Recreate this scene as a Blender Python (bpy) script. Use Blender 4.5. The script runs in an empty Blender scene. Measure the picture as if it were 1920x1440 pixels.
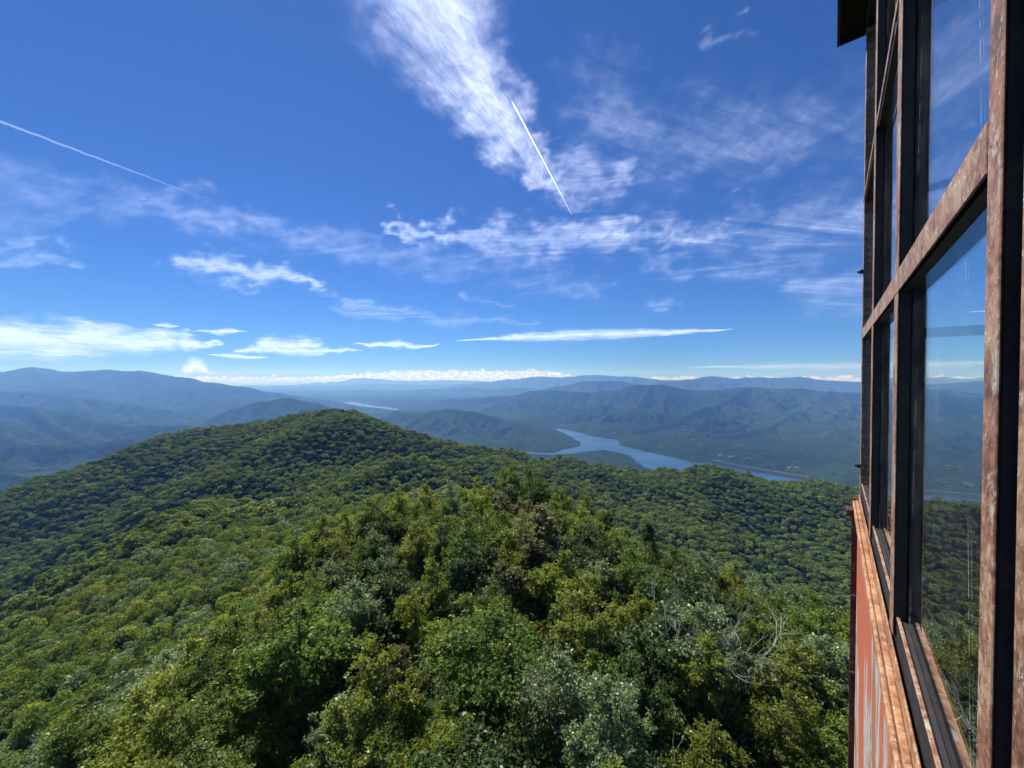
import bpy, math, random
import numpy as np
from mathutils import Vector, Matrix
R = math.radians
random.seed(7)
rng = np.random.default_rng(11)
sc = bpy.context.scene
COL = sc.collection

# ------------------------------------------------------------------ camera
FPX = 721.0            # focal length in pixels of the 1920 px wide photograph
CAMZ = 20.0            # the camera stands 20 m above the ground under the tower
PITCH = R(-0.9)
cd = bpy.data.cameras.new('camera'); cam = bpy.data.objects.new('camera', cd); COL.objects.link(cam)
cd.sensor_width = 36.0; cd.lens = 36.0 * FPX / 1920.0
cd.clip_start = 0.02; cd.clip_end = 200000.0
cam.location = (0, 0, CAMZ); cam.rotation_euler = (R(90) + PITCH, 0, 0)
sc.camera = cam

# ------------------------------------------------------------------ render settings
sc.render.engine = 'CYCLES'
cy = sc.cycles
cy.max_bounces = 7; cy.diffuse_bounces = 3; cy.glossy_bounces = 3; cy.transmission_bounces = 4
cy.volume_bounces = 3; cy.transparent_max_bounces = 10
cy.caustics_reflective = False; cy.caustics_refractive = False
cy.use_denoising = True
cy.sample_clamp_indirect = 4.0
try:
    cy.denoiser = 'OPENIMAGEDENOISE'; cy.denoising_input_passes = 'RGB_ALBEDO_NORMAL'
except Exception:
    pass
sc.view_settings.view_transform = 'Standard'; sc.view_settings.look = 'None'
sc.view_settings.exposure = 0.45; sc.view_settings.gamma = 1.0
sc.view_settings.use_curve_mapping = False

# ------------------------------------------------------------------ sun + sky
SUN_EL, SUN_AZ = R(54), R(-30)         # azimuth measured from +Y towards +X
sv = Vector((math.sin(SUN_AZ) * math.cos(SUN_EL), math.cos(SUN_AZ) * math.cos(SUN_EL), math.sin(SUN_EL)))
sl = bpy.data.lights.new('sun', 'SUN'); sl.energy = 5.0; sl.angle = R(0.53); sl.color = (1.0, 0.955, 0.89)
so = bpy.data.objects.new('sun', sl); COL.objects.link(so)
so.rotation_euler = (-sv).to_track_quat('-Z', 'Y').to_euler(); so.location = (0, 0, 300)

def az_el(px, py):
    """direction of a point of the photograph as azimuth / elevation in degrees"""
    X = (px - 960) / FPX; T = -(py - 720) / FPX
    c, s = math.cos(PITCH), math.sin(PITCH)
    y = c - T * s; z = s + T * c
    return math.degrees(math.atan2(X, y)), math.degrees(math.atan2(z, math.hypot(X, y)))

SKY_TINT = (0.29, 0.56, 1.02, 1)
def build_world():
    w = bpy.data.worlds.new('World'); sc.world = w; w.use_nodes = True
    nt = w.node_tree; N, L = nt.nodes, nt.links
    N.clear()
    def put(sock, v):
        if isinstance(v, bpy.types.NodeSocket): L.new(v, sock)
        else: sock.default_value = v
    def m(op, a, b=0.0, c=0.0, clamp=False):
        n = N.new('ShaderNodeMath'); n.operation = op; n.use_clamp = clamp
        put(n.inputs[0], a); put(n.inputs[1], b)
        if len(n.inputs) > 2: put(n.inputs[2], c)
        return n.outputs[0]
    def v(op, a, b=(0, 0, 0), sca=None):
        n = N.new('ShaderNodeVectorMath'); n.operation = op
        put(n.inputs[0], a)
        if op == 'SCALE': put(n.inputs['Scale'], sca)
        elif op != 'LENGTH': put(n.inputs[1], b)
        return n.outputs['Value'] if op in ('DOT_PRODUCT', 'LENGTH') else n.outputs[0]
    def comb(x, y, z=0.0):
        n = N.new('ShaderNodeCombineXYZ'); put(n.inputs[0], x); put(n.inputs[1], y); put(n.inputs[2], z); return n.outputs[0]
    def noise(vec, scale, detail=6.0, rough=0.6, dist=0.0, lac=2.0):
        n = N.new('ShaderNodeTexNoise'); L.new(vec, n.inputs['Vector'])
        n.inputs['Scale'].default_value = scale; n.inputs['Detail'].default_value = detail
        n.inputs['Roughness'].default_value = rough; n.inputs['Distortion'].default_value = dist
        n.inputs['Lacunarity'].default_value = lac
        return n.outputs['Fac']
    def ramp(x, lo, hi):
        n = N.new('ShaderNodeMapRange'); n.interpolation_type = 'SMOOTHSTEP'
        put(n.inputs['Value'], x); n.inputs['From Min'].default_value = lo; n.inputs['From Max'].default_value = hi
        return n.outputs['Result']
    tc = N.new('ShaderNodeTexCoord'); D = tc.outputs['Generated']
    sep = N.new('ShaderNodeSeparateXYZ'); L.new(D, sep.inputs[0])
    x, y, z = sep.outputs
    sky = N.new('ShaderNodeTexSky'); sky.sky_type = 'NISHITA'; sky.sun_disc = False
    sky.sun_elevation = SUN_EL; sky.sun_rotation = SUN_AZ
    sky.altitude = 1200; sky.air_density = 1.0; sky.dust_density = 0.15; sky.ozone_density = 3.0
    az = m('MULTIPLY', m('ARCTAN2', x, y), 57.29578)
    hyp = m('SQRT', m('ADD', m('MULTIPLY', x, x), m('MULTIPLY', y, y)))
    el = m('MULTIPLY', m('ARCTAN2', z, hyp), 57.29578)
    P = comb(az, el)
    # far bank of cumulus standing on the horizon: taller in the middle, thin elsewhere
    ba, be = az_el(900, 706)
    wide = ramp(az, az_el(560, 706)[0], az_el(800, 706)[0]); wide = m('MULTIPLY', wide, ramp(m('MULTIPLY', az, -1.0), -az_el(1120, 706)[0], -az_el(1000, 706)[0]))
    n1 = noise(comb(az, 0.0), 0.55, 3.0, 0.6); bn2 = noise(v('MULTIPLY', P, (1.0, 1.5, 1)), 1.5, 5.0, 0.62)
    top = m('ADD', 0.10, m('MULTIPLY', wide, m('MULTIPLY_ADD', n1, 1.2, 0.35)))
    top = m('ADD', top, m('MULTIPLY', ramp(n1, 0.50, 0.72), 0.35))
    bank = ramp(m('SUBTRACT', m('MULTIPLY_ADD', bn2, 1.1, m('SUBTRACT', top, 0.55)), el), -0.06, 0.10)
    bank = m('MULTIPLY', bank, ramp(el, -0.9, 0.05))
    # the sky as the photograph renders it: deeper blue overhead
    tint = N.new('ShaderNodeMixRGB'); tint.blend_type = 'MULTIPLY'; tint.inputs[0].default_value = 1.0
    L.new(sky.outputs[0], tint.inputs[1]); tint.inputs[2].default_value = SKY_TINT
    shade = N.new('ShaderNodeMixRGB'); put(shade.inputs[0], ramp(bn2, 0.40, 0.58)); shade.inputs[1].default_value = (6.0, 7.4, 9.4, 1); shade.inputs[2].default_value = (11.5, 12.5, 13.5, 1)
    mx2 = N.new('ShaderNodeMixRGB'); put(mx2.inputs[0], m('MULTIPLY', bank, 0.9)); L.new(tint.outputs[0], mx2.inputs[1]); L.new(shade.outputs[0], mx2.inputs[2])
    bg = N.new('ShaderNodeBackground'); bg.inputs['Strength'].default_value = 0.075
    L.new(mx2.outputs[0], bg.inputs['Color'])
    out = N.new('ShaderNodeOutputWorld'); L.new(bg.outputs[0], out.inputs['Surface'])
    try: w.cycles.sampling_method = 'MANUAL'; w.cycles.sample_map_resolution = 512
    except Exception: pass
build_world()

# ------------------------------------------------------------------ helpers
def tag(o, label=None, cat=None, group=None, kind=None):
    if label: o['label'] = label
    if cat: o['category'] = cat
    if group: o['group'] = group
    if kind: o['kind'] = kind
    return o

def np_mesh(name, verts, faces, smooth=False):
    """fast mesh from numpy arrays; faces is (n,3) or (n,4)"""
    me = bpy.data.meshes.new(name)
    verts = np.ascontiguousarray(verts, dtype=np.float32); faces = np.ascontiguousarray(faces, dtype=np.int32)
    nf, k = faces.shape
    me.vertices.add(len(verts)); me.vertices.foreach_set('co', verts.ravel())
    me.loops.add(nf * k); me.loops.foreach_set('vertex_index', faces.ravel())
    me.polygons.add(nf); me.polygons.foreach_set('loop_start', np.arange(0, nf * k, k, dtype=np.int32))
    try: me.polygons.foreach_set('loop_total', np.full(nf, k, dtype=np.int32))
    except Exception: pass
    if smooth: me.polygons.foreach_set('use_smooth', np.ones(nf, dtype=bool))
    me.update(calc_edges=True); me.validate()
    return me

def link(name, me, mat=None, parent=None, loc=None):
    o = bpy.data.objects.new(name, me); COL.objects.link(o)
    if mat is not None and not me.materials: me.materials.append(mat)
    if parent is not None: o.parent = parent
    if loc is not None: o.location = loc
    return o

_perm = np.random.default_rng(5).permutation(256); _perm = np.concatenate([_perm, _perm])
_g = np.random.default_rng(6).uniform(0, 2 * np.pi, 256); _gx, _gy = np.cos(_g), np.sin(_g)
def perlin(x, y):
    xi = np.floor(x).astype(np.int64); yi = np.floor(y).astype(np.int64); xf = x - xi; yf = y - yi
    u = xf**3 * (xf * (xf * 6 - 15) + 10); w = yf**3 * (yf * (yf * 6 - 15) + 10)
    def g(i, j, a, b):
        h = _perm[(_perm[i & 255] + j) & 255]; return _gx[h] * a + _gy[h] * b
    n00 = g(xi, yi, xf, yf); n10 = g(xi + 1, yi, xf - 1, yf); n01 = g(xi, yi + 1, xf, yf - 1); n11 = g(xi + 1, yi + 1, xf - 1, yf - 1)
    return ((n00 * (1 - u) + n10 * u) * (1 - w) + (n01 * (1 - u) + n11 * u) * w) * 1.5
def fbm(x, y, o=4, g=0.5):
    s = 0; a = 1
    for k in range(o):
        s = s + a * perlin(x * 2**k + 17.3 * k, y * 2**k - 9.1 * k); a *= g
    return s
def ridged(x, y, o=4, g=0.5):
    s = 0; a = 1; t = 0
    for k in range(o):
        s = s + a * (1 - np.abs(perlin(x * 2**k + 31.7 * k, y * 2**k + 5.3 * k)) * 2); t += a; a *= g
    return s / t
def sstep(a, b, x):
    t = np.clip((x - a) / (b - a), 0, 1); return t * t * (3 - 2 * t)

# world position of a point of the photograph at depth Y (metres ahead of the camera); z is relative to the camera
HORIZ = 709.0
def P3(px, py, Y): return ((px - 960) / FPX * Y, Y, -(py - HORIZ) / FPX * Y)

# ------------------------------------------------------------------ terrain
LAKE = -600.0
TH = 9.5   # height of the forest canopy above its ground
near_pts = [(0, 0, -20), (4, 12, -20.5), (0, -12, -21.5), (0, 22, -22), (0, 40, -24), (5, 56, -25.5), (-10, 50, -26.5), (14, 50, -27.5), (22, 48, -32), (35, 40, -34), (28, 42, -32), (20, 20, -24.5),
            (-21, 60, -31), (-33, 50, -38), (-20, 30, -28.5), (-16, 15, -25), (0, 90, -44), (22, 90, -52), (60, 80, -66), (50, 20, -42), (-50, 20, -47), (-35, 5, -36),
            (100, 120, -98), (150, 200, -142), (60, 200, -118), (0, 150, -66), (100, 0, -78), (-150, 0, -118), (-300, 0, -190), (400, 0, -225),
            (0, -40, -30), (-60, -60, -62), (60, -60, -56), (0, -200, -125), (-300, -200, -225), (300, -200, -215), (200, 60, -140)]
for (px, py, Y) in [(300, 1200, 90), (100, 1400, 60), (100, 1250, 95), (450, 1100, 110), (600, 1050, 100), (500, 1000, 180), (440, 939, 270), (560, 962, 225),
                    (360, 947, 270), (230, 1010, 240), (100, 1080, 220), (0, 1150, 200), (-150, 1260, 170), (200, 900, 560), 
                    (700, 900, 380), (620, 840, 520), (600, 769, 680), (850, 932, 250), (500, 789, 690), (400, 801, 690), (300, 816, 680), (180, 862, 620), (0, 919, 560),
                    (-200, 985, 520), (700, 785, 700), (800, 820, 700), (900, 845, 710), (1000, 870, 730), (1100, 882, 740), (1200, 885, 740), (1320, 884, 740),
                    (1400, 897, 730), (1500, 911, 720), (1600, 924, 700), (1800, 940, 680), (1200, 950, 520), (1300, 1000, 430), (1400, 1000, 470), (1500, 1050, 420),
                    (1400, 1060, 385), (1590, 1150, 330), (1250, 1030, 345), (1100, 950, 455), (1750, 1150, 330), (1700, 1000, 480), (450, 795, 690), (350, 806, 688), (270, 829, 670), (225, 845, 650), (100, 885, 590), (550, 776, 685), (655, 770, 690), (745, 800, 700), (850, 832, 705),
                    (950, 858, 720), (1050, 877, 735), (1150, 885, 740), (1260, 885, 740), (1360, 891, 735), (1450, 904, 725), (1550, 918, 710), (150, 1010, 385), (300, 942, 400), (430, 884, 430), (0, 1088, 365)]:
    x, y, z = P3(px, py, Y); near_pts.append((x, y, z - TH))
near_pts += [(-270, 325, -172), (-340, 290, -200), (-420, 330, -212), (-215, 335, -150), (-500, 478, -186), (-415, 490, -158), (-560, 450, -208), (-340, 900, -190), (-600, 900, -250), (0, 950, -300), (300, 950, -330), (600, 920, -340), (900, 850, -350), (-900, 750, -320),
             (1100, 300, -350), (-1100, 300, -350), (-1300, 1000, -450), (0, 1500, -480), (1300, 1100, -470), (700, 1450, -490), (-700, 1400, -460), (1500, 0, -480), (-1500, 0, -470),
             (0, -1200, -470), (900, -900, -480), (-900, -900, -480)]
NP = np.array(near_pts, dtype=np.float64)
def _rbf_fit():
    S = 100.0; X = NP[:, :2] / S; n = len(X)
    d = np.linalg.norm(X[:, None] - X[None], axis=2)
    K = np.where(d > 0, d * d * np.log(d + 1e-12), 0) + np.eye(n) * 0.002
    Pm = np.hstack([np.ones((n, 1)), X]); A = np.block([[K, Pm], [Pm.T, np.zeros((3, 3))]])
    return np.linalg.solve(A, np.concatenate([NP[:, 2] - relief(NP[:, 0], NP[:, 1]), np.zeros(3)]))
def near_h(x, y):
    S = 100.0; sh = x.shape; x = x.ravel() / S; y = y.ravel() / S; out = np.empty(len(x)); C = NP[:, :2] / S; n = len(C)
    for i in range(0, len(x), 20000):
        a = x[i:i + 20000]; b = y[i:i + 20000]
        d2 = (a[:, None] - C[None, :, 0])**2 + (b[:, None] - C[None, :, 1])**2
        out[i:i + 20000] = (0.5 * d2 * np.log(d2 + 1e-12)) @ _RW[:n] + _RW[n] + _RW[n + 1] * a + _RW[n + 2] * b
    return out.reshape(sh) + relief((x * S).reshape(sh), (y * S).reshape(sh))
def relief(x, y):
    r = np.hypot(x, y); out = np.zeros(x.shape)
    out += fbm(x / 160, y / 160, 4) * 7 * sstep(120, 420, r) + fbm(x / 26, y / 26, 3) * 0.9 * sstep(8, 60, r)
    wx = x + 60 * perlin(x / 240 + 3, y / 240); 
    lf = sstep(40, -120, x)          # on the left the spurs run down from the peak towards the lower left
    ra = ridged(wx / 190, y / 330, 3); rb = ridged((wx * 0.62 - y * 0.78) / 150, (x * 0.78 + y * 0.62) / 520, 2, 0.4)
    out -= ((1 - ra) * 30 * (1 - lf) + (1 - rb) * 44 * lf * (1 - 0.75 * sstep(540, 650, r))) * sstep(250, 430, r)
    return out
_RW = _rbf_fit()

# crest lines: points of the photograph with a depth; width = how far the flank reaches; gul = depth of the gullies
RIDGES = [
    ([(-900, 690, 9250), (-250, 695, 8732), (0, 697, 8510), (60, 688, 8362), (130, 697, 8288), (200, 694, 8140), (260, 696, 7992), (350, 708, 7770), (390, 717, 7548), (450, 725, 7400), (520, 737, 7500)], 3600, 130),
    ([(520, 737, 7500), (560, 745, 7900), (605, 753, 8400)], 1000, 50),
    ([(60, 690, 8300), (110, 718, 7500), (200, 743, 6900), (300, 752, 6500)], 1500, 60),
    ([(260, 698, 7900), (330, 728, 7100), (420, 748, 6500), (500, 762, 6000)], 1500, 70),
    ([(-500, 722, 6100), (-150, 729, 6000), (0, 733, 5900), (40, 734, 5800), (90, 738, 5700), (160, 746, 5500), (230, 757, 5300), (310, 768, 5100)], 1300, 70),
    ([(-500, 742, 4500), (-100, 748, 4300), (0, 760, 4150), (60, 763, 4050), (120, 772, 3900), (190, 790, 3700), (250, 800, 3600), (330, 797, 3700), (380, 801, 3600)], 1300, 80),
    ([(-500, 795, 2700), (-100, 802, 2700), (0, 812, 2650), (60, 833, 2500), (130, 838, 2550), (200, 828, 2700), (270, 818, 2900), (340, 812, 3100)], 900, 60),
    ([(-300, 870, 2000), (0, 884, 1950), (70, 900, 1900), (140, 890, 2000)], 520, 30),
    ([(130, 742, 5600), (160, 768, 4700), (190, 790, 4100)], 800, 50),
    ([(-60, 750, 4200), (-10, 785, 3200), (30, 830, 2500)], 700, 50),
    ([(60, 764, 4050), (110, 800, 3300), (170, 835, 2700)], 600, 50),
    ([(400, 745, 6600), (370, 775, 5200), (350, 795, 4400)], 800, 50),
    ([(370, 792, 4300), (440, 766, 4500), (490, 752, 4600), (540, 746, 4600), (580, 754, 4500), (640, 770, 4400), (720, 790, 4300)], 1300, 55),
    ([(300, 714, 27000), (440, 714, 27000), (520, 708, 27000), (590, 711, 26500), (680, 709, 26500), (760, 714, 26000), (850, 713, 26500), (940, 716, 26500)], 4500, 120),
    ([(520, 730, 19000), (600, 724, 19500), (700, 720, 20000), (800, 722, 20000), (870, 720, 20000)], 3500, 100),
    ([(830, 726, 17500), (870, 721, 17000), (910, 716, 16800), (960, 711, 16500), (1010, 706, 16000), (1050, 707, 16000), (1110, 703, 15500), (1180, 706, 15000), (1250, 712, 14500), (1300, 716, 14000)], 3500, 130),
    ([(560, 745, 13500), (640, 737, 13500), (680, 731, 13500), (740, 735, 13200), (800, 730, 13000), (870, 727, 13000), (920, 730, 12500), (990, 727, 12000), (1030, 731, 11800)], 2300, 90),
    ([(990, 735, 10500), (1050, 724, 10300), (1100, 715, 10200), (1150, 714, 10200), (1200, 720, 10000), (1240, 727, 9800)], 1800, 80),
    ([(1240, 718, 11500), (1290, 712, 11200), (1330, 706, 11000), (1345, 706, 11000), (1380, 710, 11000), (1400, 707, 11000), (1450, 708, 10800), (1500, 707, 10800), (1560, 714, 10600), (1620, 716, 10500), (1760, 720, 10000), (1840, 714, 10000), (2000, 722, 9800), (2500, 730, 9000)], 3500, 130),
    ([(760, 757, 7900), (860, 748, 7600), (960, 742, 7400), (1000, 733, 7200), (1040, 731, 7000), (1100, 736, 6900), (1150, 732, 6800), (1200, 722, 6600), (1240, 722, 6500), (1300, 732, 6300), (1350, 731, 6200), (1400, 725, 6100), (1460, 728, 6000), (1600, 736, 5800), (1900, 748, 5400), (2500, 760, 5000)], 3900, 120),
    ([(1225, 722, 6600), (1190, 765, 5400), (1150, 790, 4700), (1120, 803, 4350)], 900, 45),
    ([(1410, 725, 6100), (1330, 762, 5100), (1250, 792, 4300), (1190, 808, 3900)], 1000, 50),
    ([(1560, 733, 5900), (1500, 770, 4900), (1440, 800, 4100), (1370, 818, 3600)], 1000, 50),
    ([(1800, 745, 5500), (1700, 800, 4400), (1620, 830, 3600)], 1000, 50),
    ([(600, 762, 8300), (700, 756, 8700), (780, 757, 8500), (860, 762, 8000), (940, 772, 7000), (1000, 785, 6000)], 600, 20),
    ([(740, 771, 4700), (780, 775, 4500), (820, 770, 4350), (850, 765, 4300), (870, 765, 4300), (920, 779, 4200), (960, 790, 4050), (1020, 806, 3800), (1060, 816, 3600), (1080, 828, 3450)], 1150, 50),
    ([(850, 766, 4300), (880, 800, 3800), (960, 825, 3500), (1030, 840, 3300)], 600, 25),
    ([(1000, 866, 2700), (1050, 853, 2900), (1090, 846, 2980), (1125, 843, 2950), (1165, 851, 2830), (1182, 862, 2700)], 420, 14),
    ([(1180, 826, 3560), (1230, 822, 3400), (1300, 827, 3250), (1380, 836, 3080), (1450, 846, 2950), (1530, 862, 2850), (1620, 870, 2800), (1750, 880, 2700), (2000, 890, 2600)], 520, 22),
    ([(1340, 858, 2820), (1380, 853, 2830), (1440, 858, 2760), (1500, 873, 2600), (1560, 888, 2420), (1700, 905, 2300)], 330, 10),
]
LAKE_POLY_PX = [(985, 847), (1010, 850), (1042, 849), (1062, 842), (1088, 838), (1089, 831), (1075, 822), (1058, 813), (1032, 803), (1045, 803), (1085, 811), (1112, 819), (1150, 824), (1162, 828), (1163, 835),
                (1190, 842), (1225, 849), (1262, 858), (1300, 868), (1338, 869), (1420, 885), (1517, 902), (1500, 915), (1400, 902), (1290, 900), (1215, 880), (1190, 866), (1184, 856), (1150, 849), (1120, 847), (1085, 850), (1050, 855), (1000, 856)]
LAKE2_PX = [(640, 753), (665, 754), (700, 761), (740, 765), (750, 768), (742, 771), (700, 767), (660, 761)]
LAKE3_PX = [(945, 788), (960, 789), (968, 793), (955, 794)]
def poly_world(pp): return np.array([((px - 960) / FPX * (600 * FPX / (py - HORIZ)), 600 * FPX / (py - HORIZ)) for px, py in pp])
DAM_LINE = poly_world([(1336, 871), (1518, 903.5)])
LP = [poly_world(LAKE_POLY_PX), poly_world(LAKE2_PX), poly_world(LAKE3_PX)]
def poly_sd(x, y, P):
    d2 = np.full(x.shape, 1e18); ins = np.zeros(x.shape, bool); n = len(P)
    for i in range(n):
        ax, ay = P[i]; bx, by = P[(i + 1) % n]; ex, ey = bx - ax, by - ay
        t = np.clip(((x - ax) * ex + (y - ay) * ey) / (ex * ex + ey * ey), 0, 1)
        d2 = np.minimum(d2, (x - ax - t * ex)**2 + (y - ay - t * ey)**2)
        with np.errstate(divide='ignore', invalid='ignore'):
            c = ((ay > y) != (by > y)) & (x < (bx - ax) * (y - ay) / (by - ay if by != ay else 1e-9) + ax)
        ins ^= c
    return np.where(ins, -1, 1) * np.sqrt(d2)

def far_h(x, y):
    r = np.hypot(x, y)
    floor = LAKE + 16 + 95 * np.clip(ridged(x / 1500 + 3, y / 1500, 4, 0.55) - 0.30, 0, 1) + 14 * fbm(x / 500, y / 500, 3) + 0.003 * r
    h = floor.copy()
    wx = x + 260 * perlin(x / 1300 + 7, y / 1300); wy = y + 260 * perlin(x / 1300, y / 1300 + 19)
    for k, (pts, width, gul) in enumerate(RIDGES):
        W = np.array([P3(*p) for p in pts]); best = np.full(x.shape, 1e12); zc = np.zeros(x.shape); tt = np.zeros(x.shape); acc = 0.0
        for i in range(len(W) - 1):
            ax, ay, az = W[i]; bx, by, bz = W[i + 1]; ex, ey = bx - ax, by - ay; L2 = ex * ex + ey * ey
            t = np.clip(((x - ax) * ex + (y - ay) * ey) / L2, 0, 1)
            d = (x - ax - t * ex)**2 + (y - ay - t * ey)**2
            m_ = d < best; best = np.where(m_, d, best); s_ = t * t * (3 - 2 * t)
            zc = np.where(m_, az + (bz - az) * s_, zc); tt = np.where(m_, acc + t * math.sqrt(L2), tt); acc += math.sqrt(L2)
        d_all = np.sqrt(best); I = np.nonzero(d_all < width)
        if len(I[0]) == 0: continue
        d = d_all[I]; tt = tt[I]; zc = zc[I]; fl = floor[I]; wxi = wx[I]; wyi = wy[I]
        f = 1 - d / width
        prof = 0.74 * f + 0.26 * f * f
        amp = sstep(0.0, 0.16, d / width) * sstep(0.0, 0.35, f)
        gx = (tt + 0.25 * d * perlin(tt / 2500 + k, d / 2500)) / (width * 0.20 + 90)
        rd = ridged(gx + 3.7 * k, d / (width * 0.9) + k, 3, 0.55)
        fine = ridged(wxi / 260 + k, wyi / 260, 4, 0.6)
        hh = fl + (zc - fl) * prof - 1.45 * gul * amp * (1 - rd) * 1.5 - gul * 0.75 * sstep(0, .1, d / width) * (1 - fine) * sstep(0.0, 0.3, f)
        hh += fbm(wxi / 420, wyi / 420, 3) * gul * 0.10
        h[I] = np.maximum(h[I], hh)
    h += fbm(x / 120, y / 120, 3) * 3.0
    return h

def ground_rel(x, y):
    x = np.asarray(x, float); y = np.asarray(y, float); r = np.hypot(x, y)
    w = sstep(1050, 1750, r); n = np.zeros(x.shape); f = np.zeros(x.shape); sd = np.full(x.shape, 1e9)
    k = w < 1
    if k.any(): n[k] = np.clip(near_h(x[k], y[k]), -560, 500)
    k = w > 0
    if k.any(): f[k] = far_h(x[k], y[k])
    h = n * (1 - w) + f * w
    k = (y > 1500) & (y < 12000) & (np.abs(x) < 5000)
    if k.any():
        q = sd[k]
        for P in LP: q = np.minimum(q, poly_sd(x[k], y[k], P))
        sd[k] = q + 14 * fbm(x[k] / 110, y[k] / 110, 3)
    mm = r > 1700
    up = LAKE + 4 + np.clip(sd, 0, 1e9) * 0.24
    lo = LAKE + 4 + np.minimum(np.clip(sd, 0, 1e9) * 0.10, 12)
    h2 = np.where(sd < 0, LAKE - 4, np.maximum(np.minimum(h, up), lo))
    a, b = DAM_LINE; e = b - a; t = np.clip(((x - a[0]) * e[0] + (y - a[1]) * e[1]) / (e @ e), 0, 1)
    dd = np.hypot(x - a[0] - t * e[0], y - a[1] - t * e[1])
    h2 = np.where(dd < 150, np.minimum(h2, LAKE + 3 + np.clip(dd - 55, 0, 200) * 0.25), h2)
    return np.where(mm, h2, h)
def ground(x, y):
    return ground_rel(x, y) + CAMZ
def ground_near(x, y):
    return near_h(np.asarray(x, float), np.asarray(y, float)) + CAMZ

# ------------------------------------------------------------------ material helpers
def new_mat(name):
    m = bpy.data.materials.new(name); m.use_nodes = True
    nt = m.node_tree; nt.nodes.clear()
    out = nt.nodes.new('ShaderNodeOutputMaterial')
    return m, nt, out
def nd(nt, typ, **kw):
    n = nt.nodes.new(typ)
    for k, v in kw.items():
        if k in n.inputs:
            if isinstance(v, bpy.types.NodeSocket): nt.links.new(v, n.inputs[k])
            else: n.inputs[k].default_value = v
        else: setattr(n, k, v)
    return n
def mth(nt, op, a, b=0.0, c=0.0, clamp=False):
    n = nt.nodes.new('ShaderNodeMath'); n.operation = op; n.use_clamp = clamp
    for i, v in enumerate((a, b, c)):
        if isinstance(v, bpy.types.NodeSocket): nt.links.new(v, n.inputs[i])
        else: n.inputs[i].default_value = v
    return n.outputs[0]
def mix(nt, fac, a, b):
    n = nt.nodes.new('ShaderNodeMixRGB')
    for i, v in enumerate((fac, a, b)):
        if isinstance(v, bpy.types.NodeSocket): nt.links.new(v, n.inputs[i])
        elif i == 0: n.inputs[0].default_value = v
        else: n.inputs[i].default_value = (*v, 1)
    return n.outputs[0]
def rmp(nt, x, stops):
    n = nt.nodes.new('ShaderNodeValToRGB'); nt.links.new(x, n.inputs[0]); cr = n.color_ramp
    while len(cr.elements) < len(stops): cr.elements.new(0.5)
    for e, (p, c) in zip(cr.elements, stops):
        e.position = p; e.color = (*c, 1) if not isinstance(c, float) else (c, c, c, 1)
    return n.outputs[0]
def tex(nt, vec, scale, detail=5.0, rough=0.6, dist=0.0):
    n = nt.nodes.new('ShaderNodeTexNoise'); nt.links.new(vec, n.inputs['Vector'])
    n.inputs['Scale'].default_value = scale; n.inputs['Detail'].default_value = detail
    n.inputs['Roughness'].default_value = rough; n.inputs['Distortion'].default_value = dist
    return n.outputs['Fac']
def mapping(nt, vec, scale=(1, 1, 1), rot=(0, 0, 0)):
    n = nt.nodes.new('ShaderNodeMapping'); nt.links.new(vec, n.inputs['Vector'])
    n.inputs['Scale'].default_value = scale; n.inputs['Rotation'].default_value = rot
    return n.outputs[0]

def leaf_mat(name, c1, c2, c3, transl=0.52, gloss=0.3, rough=0.45):
    """c1..c3: the range of leaf colours from tree to tree"""
    m, nt, out = new_mat(name)
    oi = nd(nt, 'ShaderNodeObjectInfo'); ge = nd(nt, 'ShaderNodeNewGeometry'); tc = nd(nt, 'ShaderNodeTexCoord')
    base = rmp(nt, oi.outputs['Random'], [(0.0, c1), (0.5, c2), (1.0, c3)])
    nz = tex(nt, tc.outputs['Object'], 0.9, 3.0)
    base = mix(nt, mth(nt, 'MULTIPLY', rmp(nt, nz, [(0.4, 0.0), (0.7, 1.0)]), 0.35), base, c3)
    isl = ge.outputs['Random Per Island']
    hs = nd(nt, 'ShaderNodeHueSaturation', Color=base)
    tv = mth(nt, 'MULTIPLY_ADD', mth(nt, 'FRACT', mth(nt, 'MULTIPLY', oi.outputs['Random'], 13.7)), 0.75, 1.05)
    nt.links.new(mth(nt, 'MULTIPLY', mth(nt, 'MULTIPLY_ADD', isl, 1.1, 0.60), tv), hs.inputs['Value'])
    nt.links.new(mth(nt, 'MULTIPLY_ADD', mth(nt, 'FRACT', mth(nt, 'MULTIPLY', isl, 7.31)), 0.05, 0.475), hs.inputs['Hue'])
    col = hs.outputs[0]
    dif = nd(nt, 'ShaderNodeBsdfDiffuse', Color=col)
    tcol = nd(nt, 'ShaderNodeHueSaturation', Color=col, Value=1.35, Saturation=1.12, Hue=0.488)
    tr = nd(nt, 'ShaderNodeBsdfTranslucent', Color=tcol.outputs[0])
    m1 = nd(nt, 'ShaderNodeMixShader'); m1.inputs[0].default_value = transl
    nt.links.new(dif.outputs[0], m1.inputs[1]); nt.links.new(tr.outputs[0], m1.inputs[2])
    gl = nd(nt, 'ShaderNodeBsdfGlossy', Color=(0.9, 0.95, 0.9, 1), Roughness=rough)
    f = mth(nt, 'MULTIPLY', mth(nt, 'POWER', isl, 2.0), 0.13 * gloss)
    m2 = nd(nt, 'ShaderNodeMixShader'); nt.links.new(f, m2.inputs[0])
    nt.links.new(m1.outputs[0], m2.inputs[1]); nt.links.new(gl.outputs[0], m2.inputs[2])
    nt.links.new(m2.outputs[0], out.inputs['Surface'])
    return m

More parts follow.
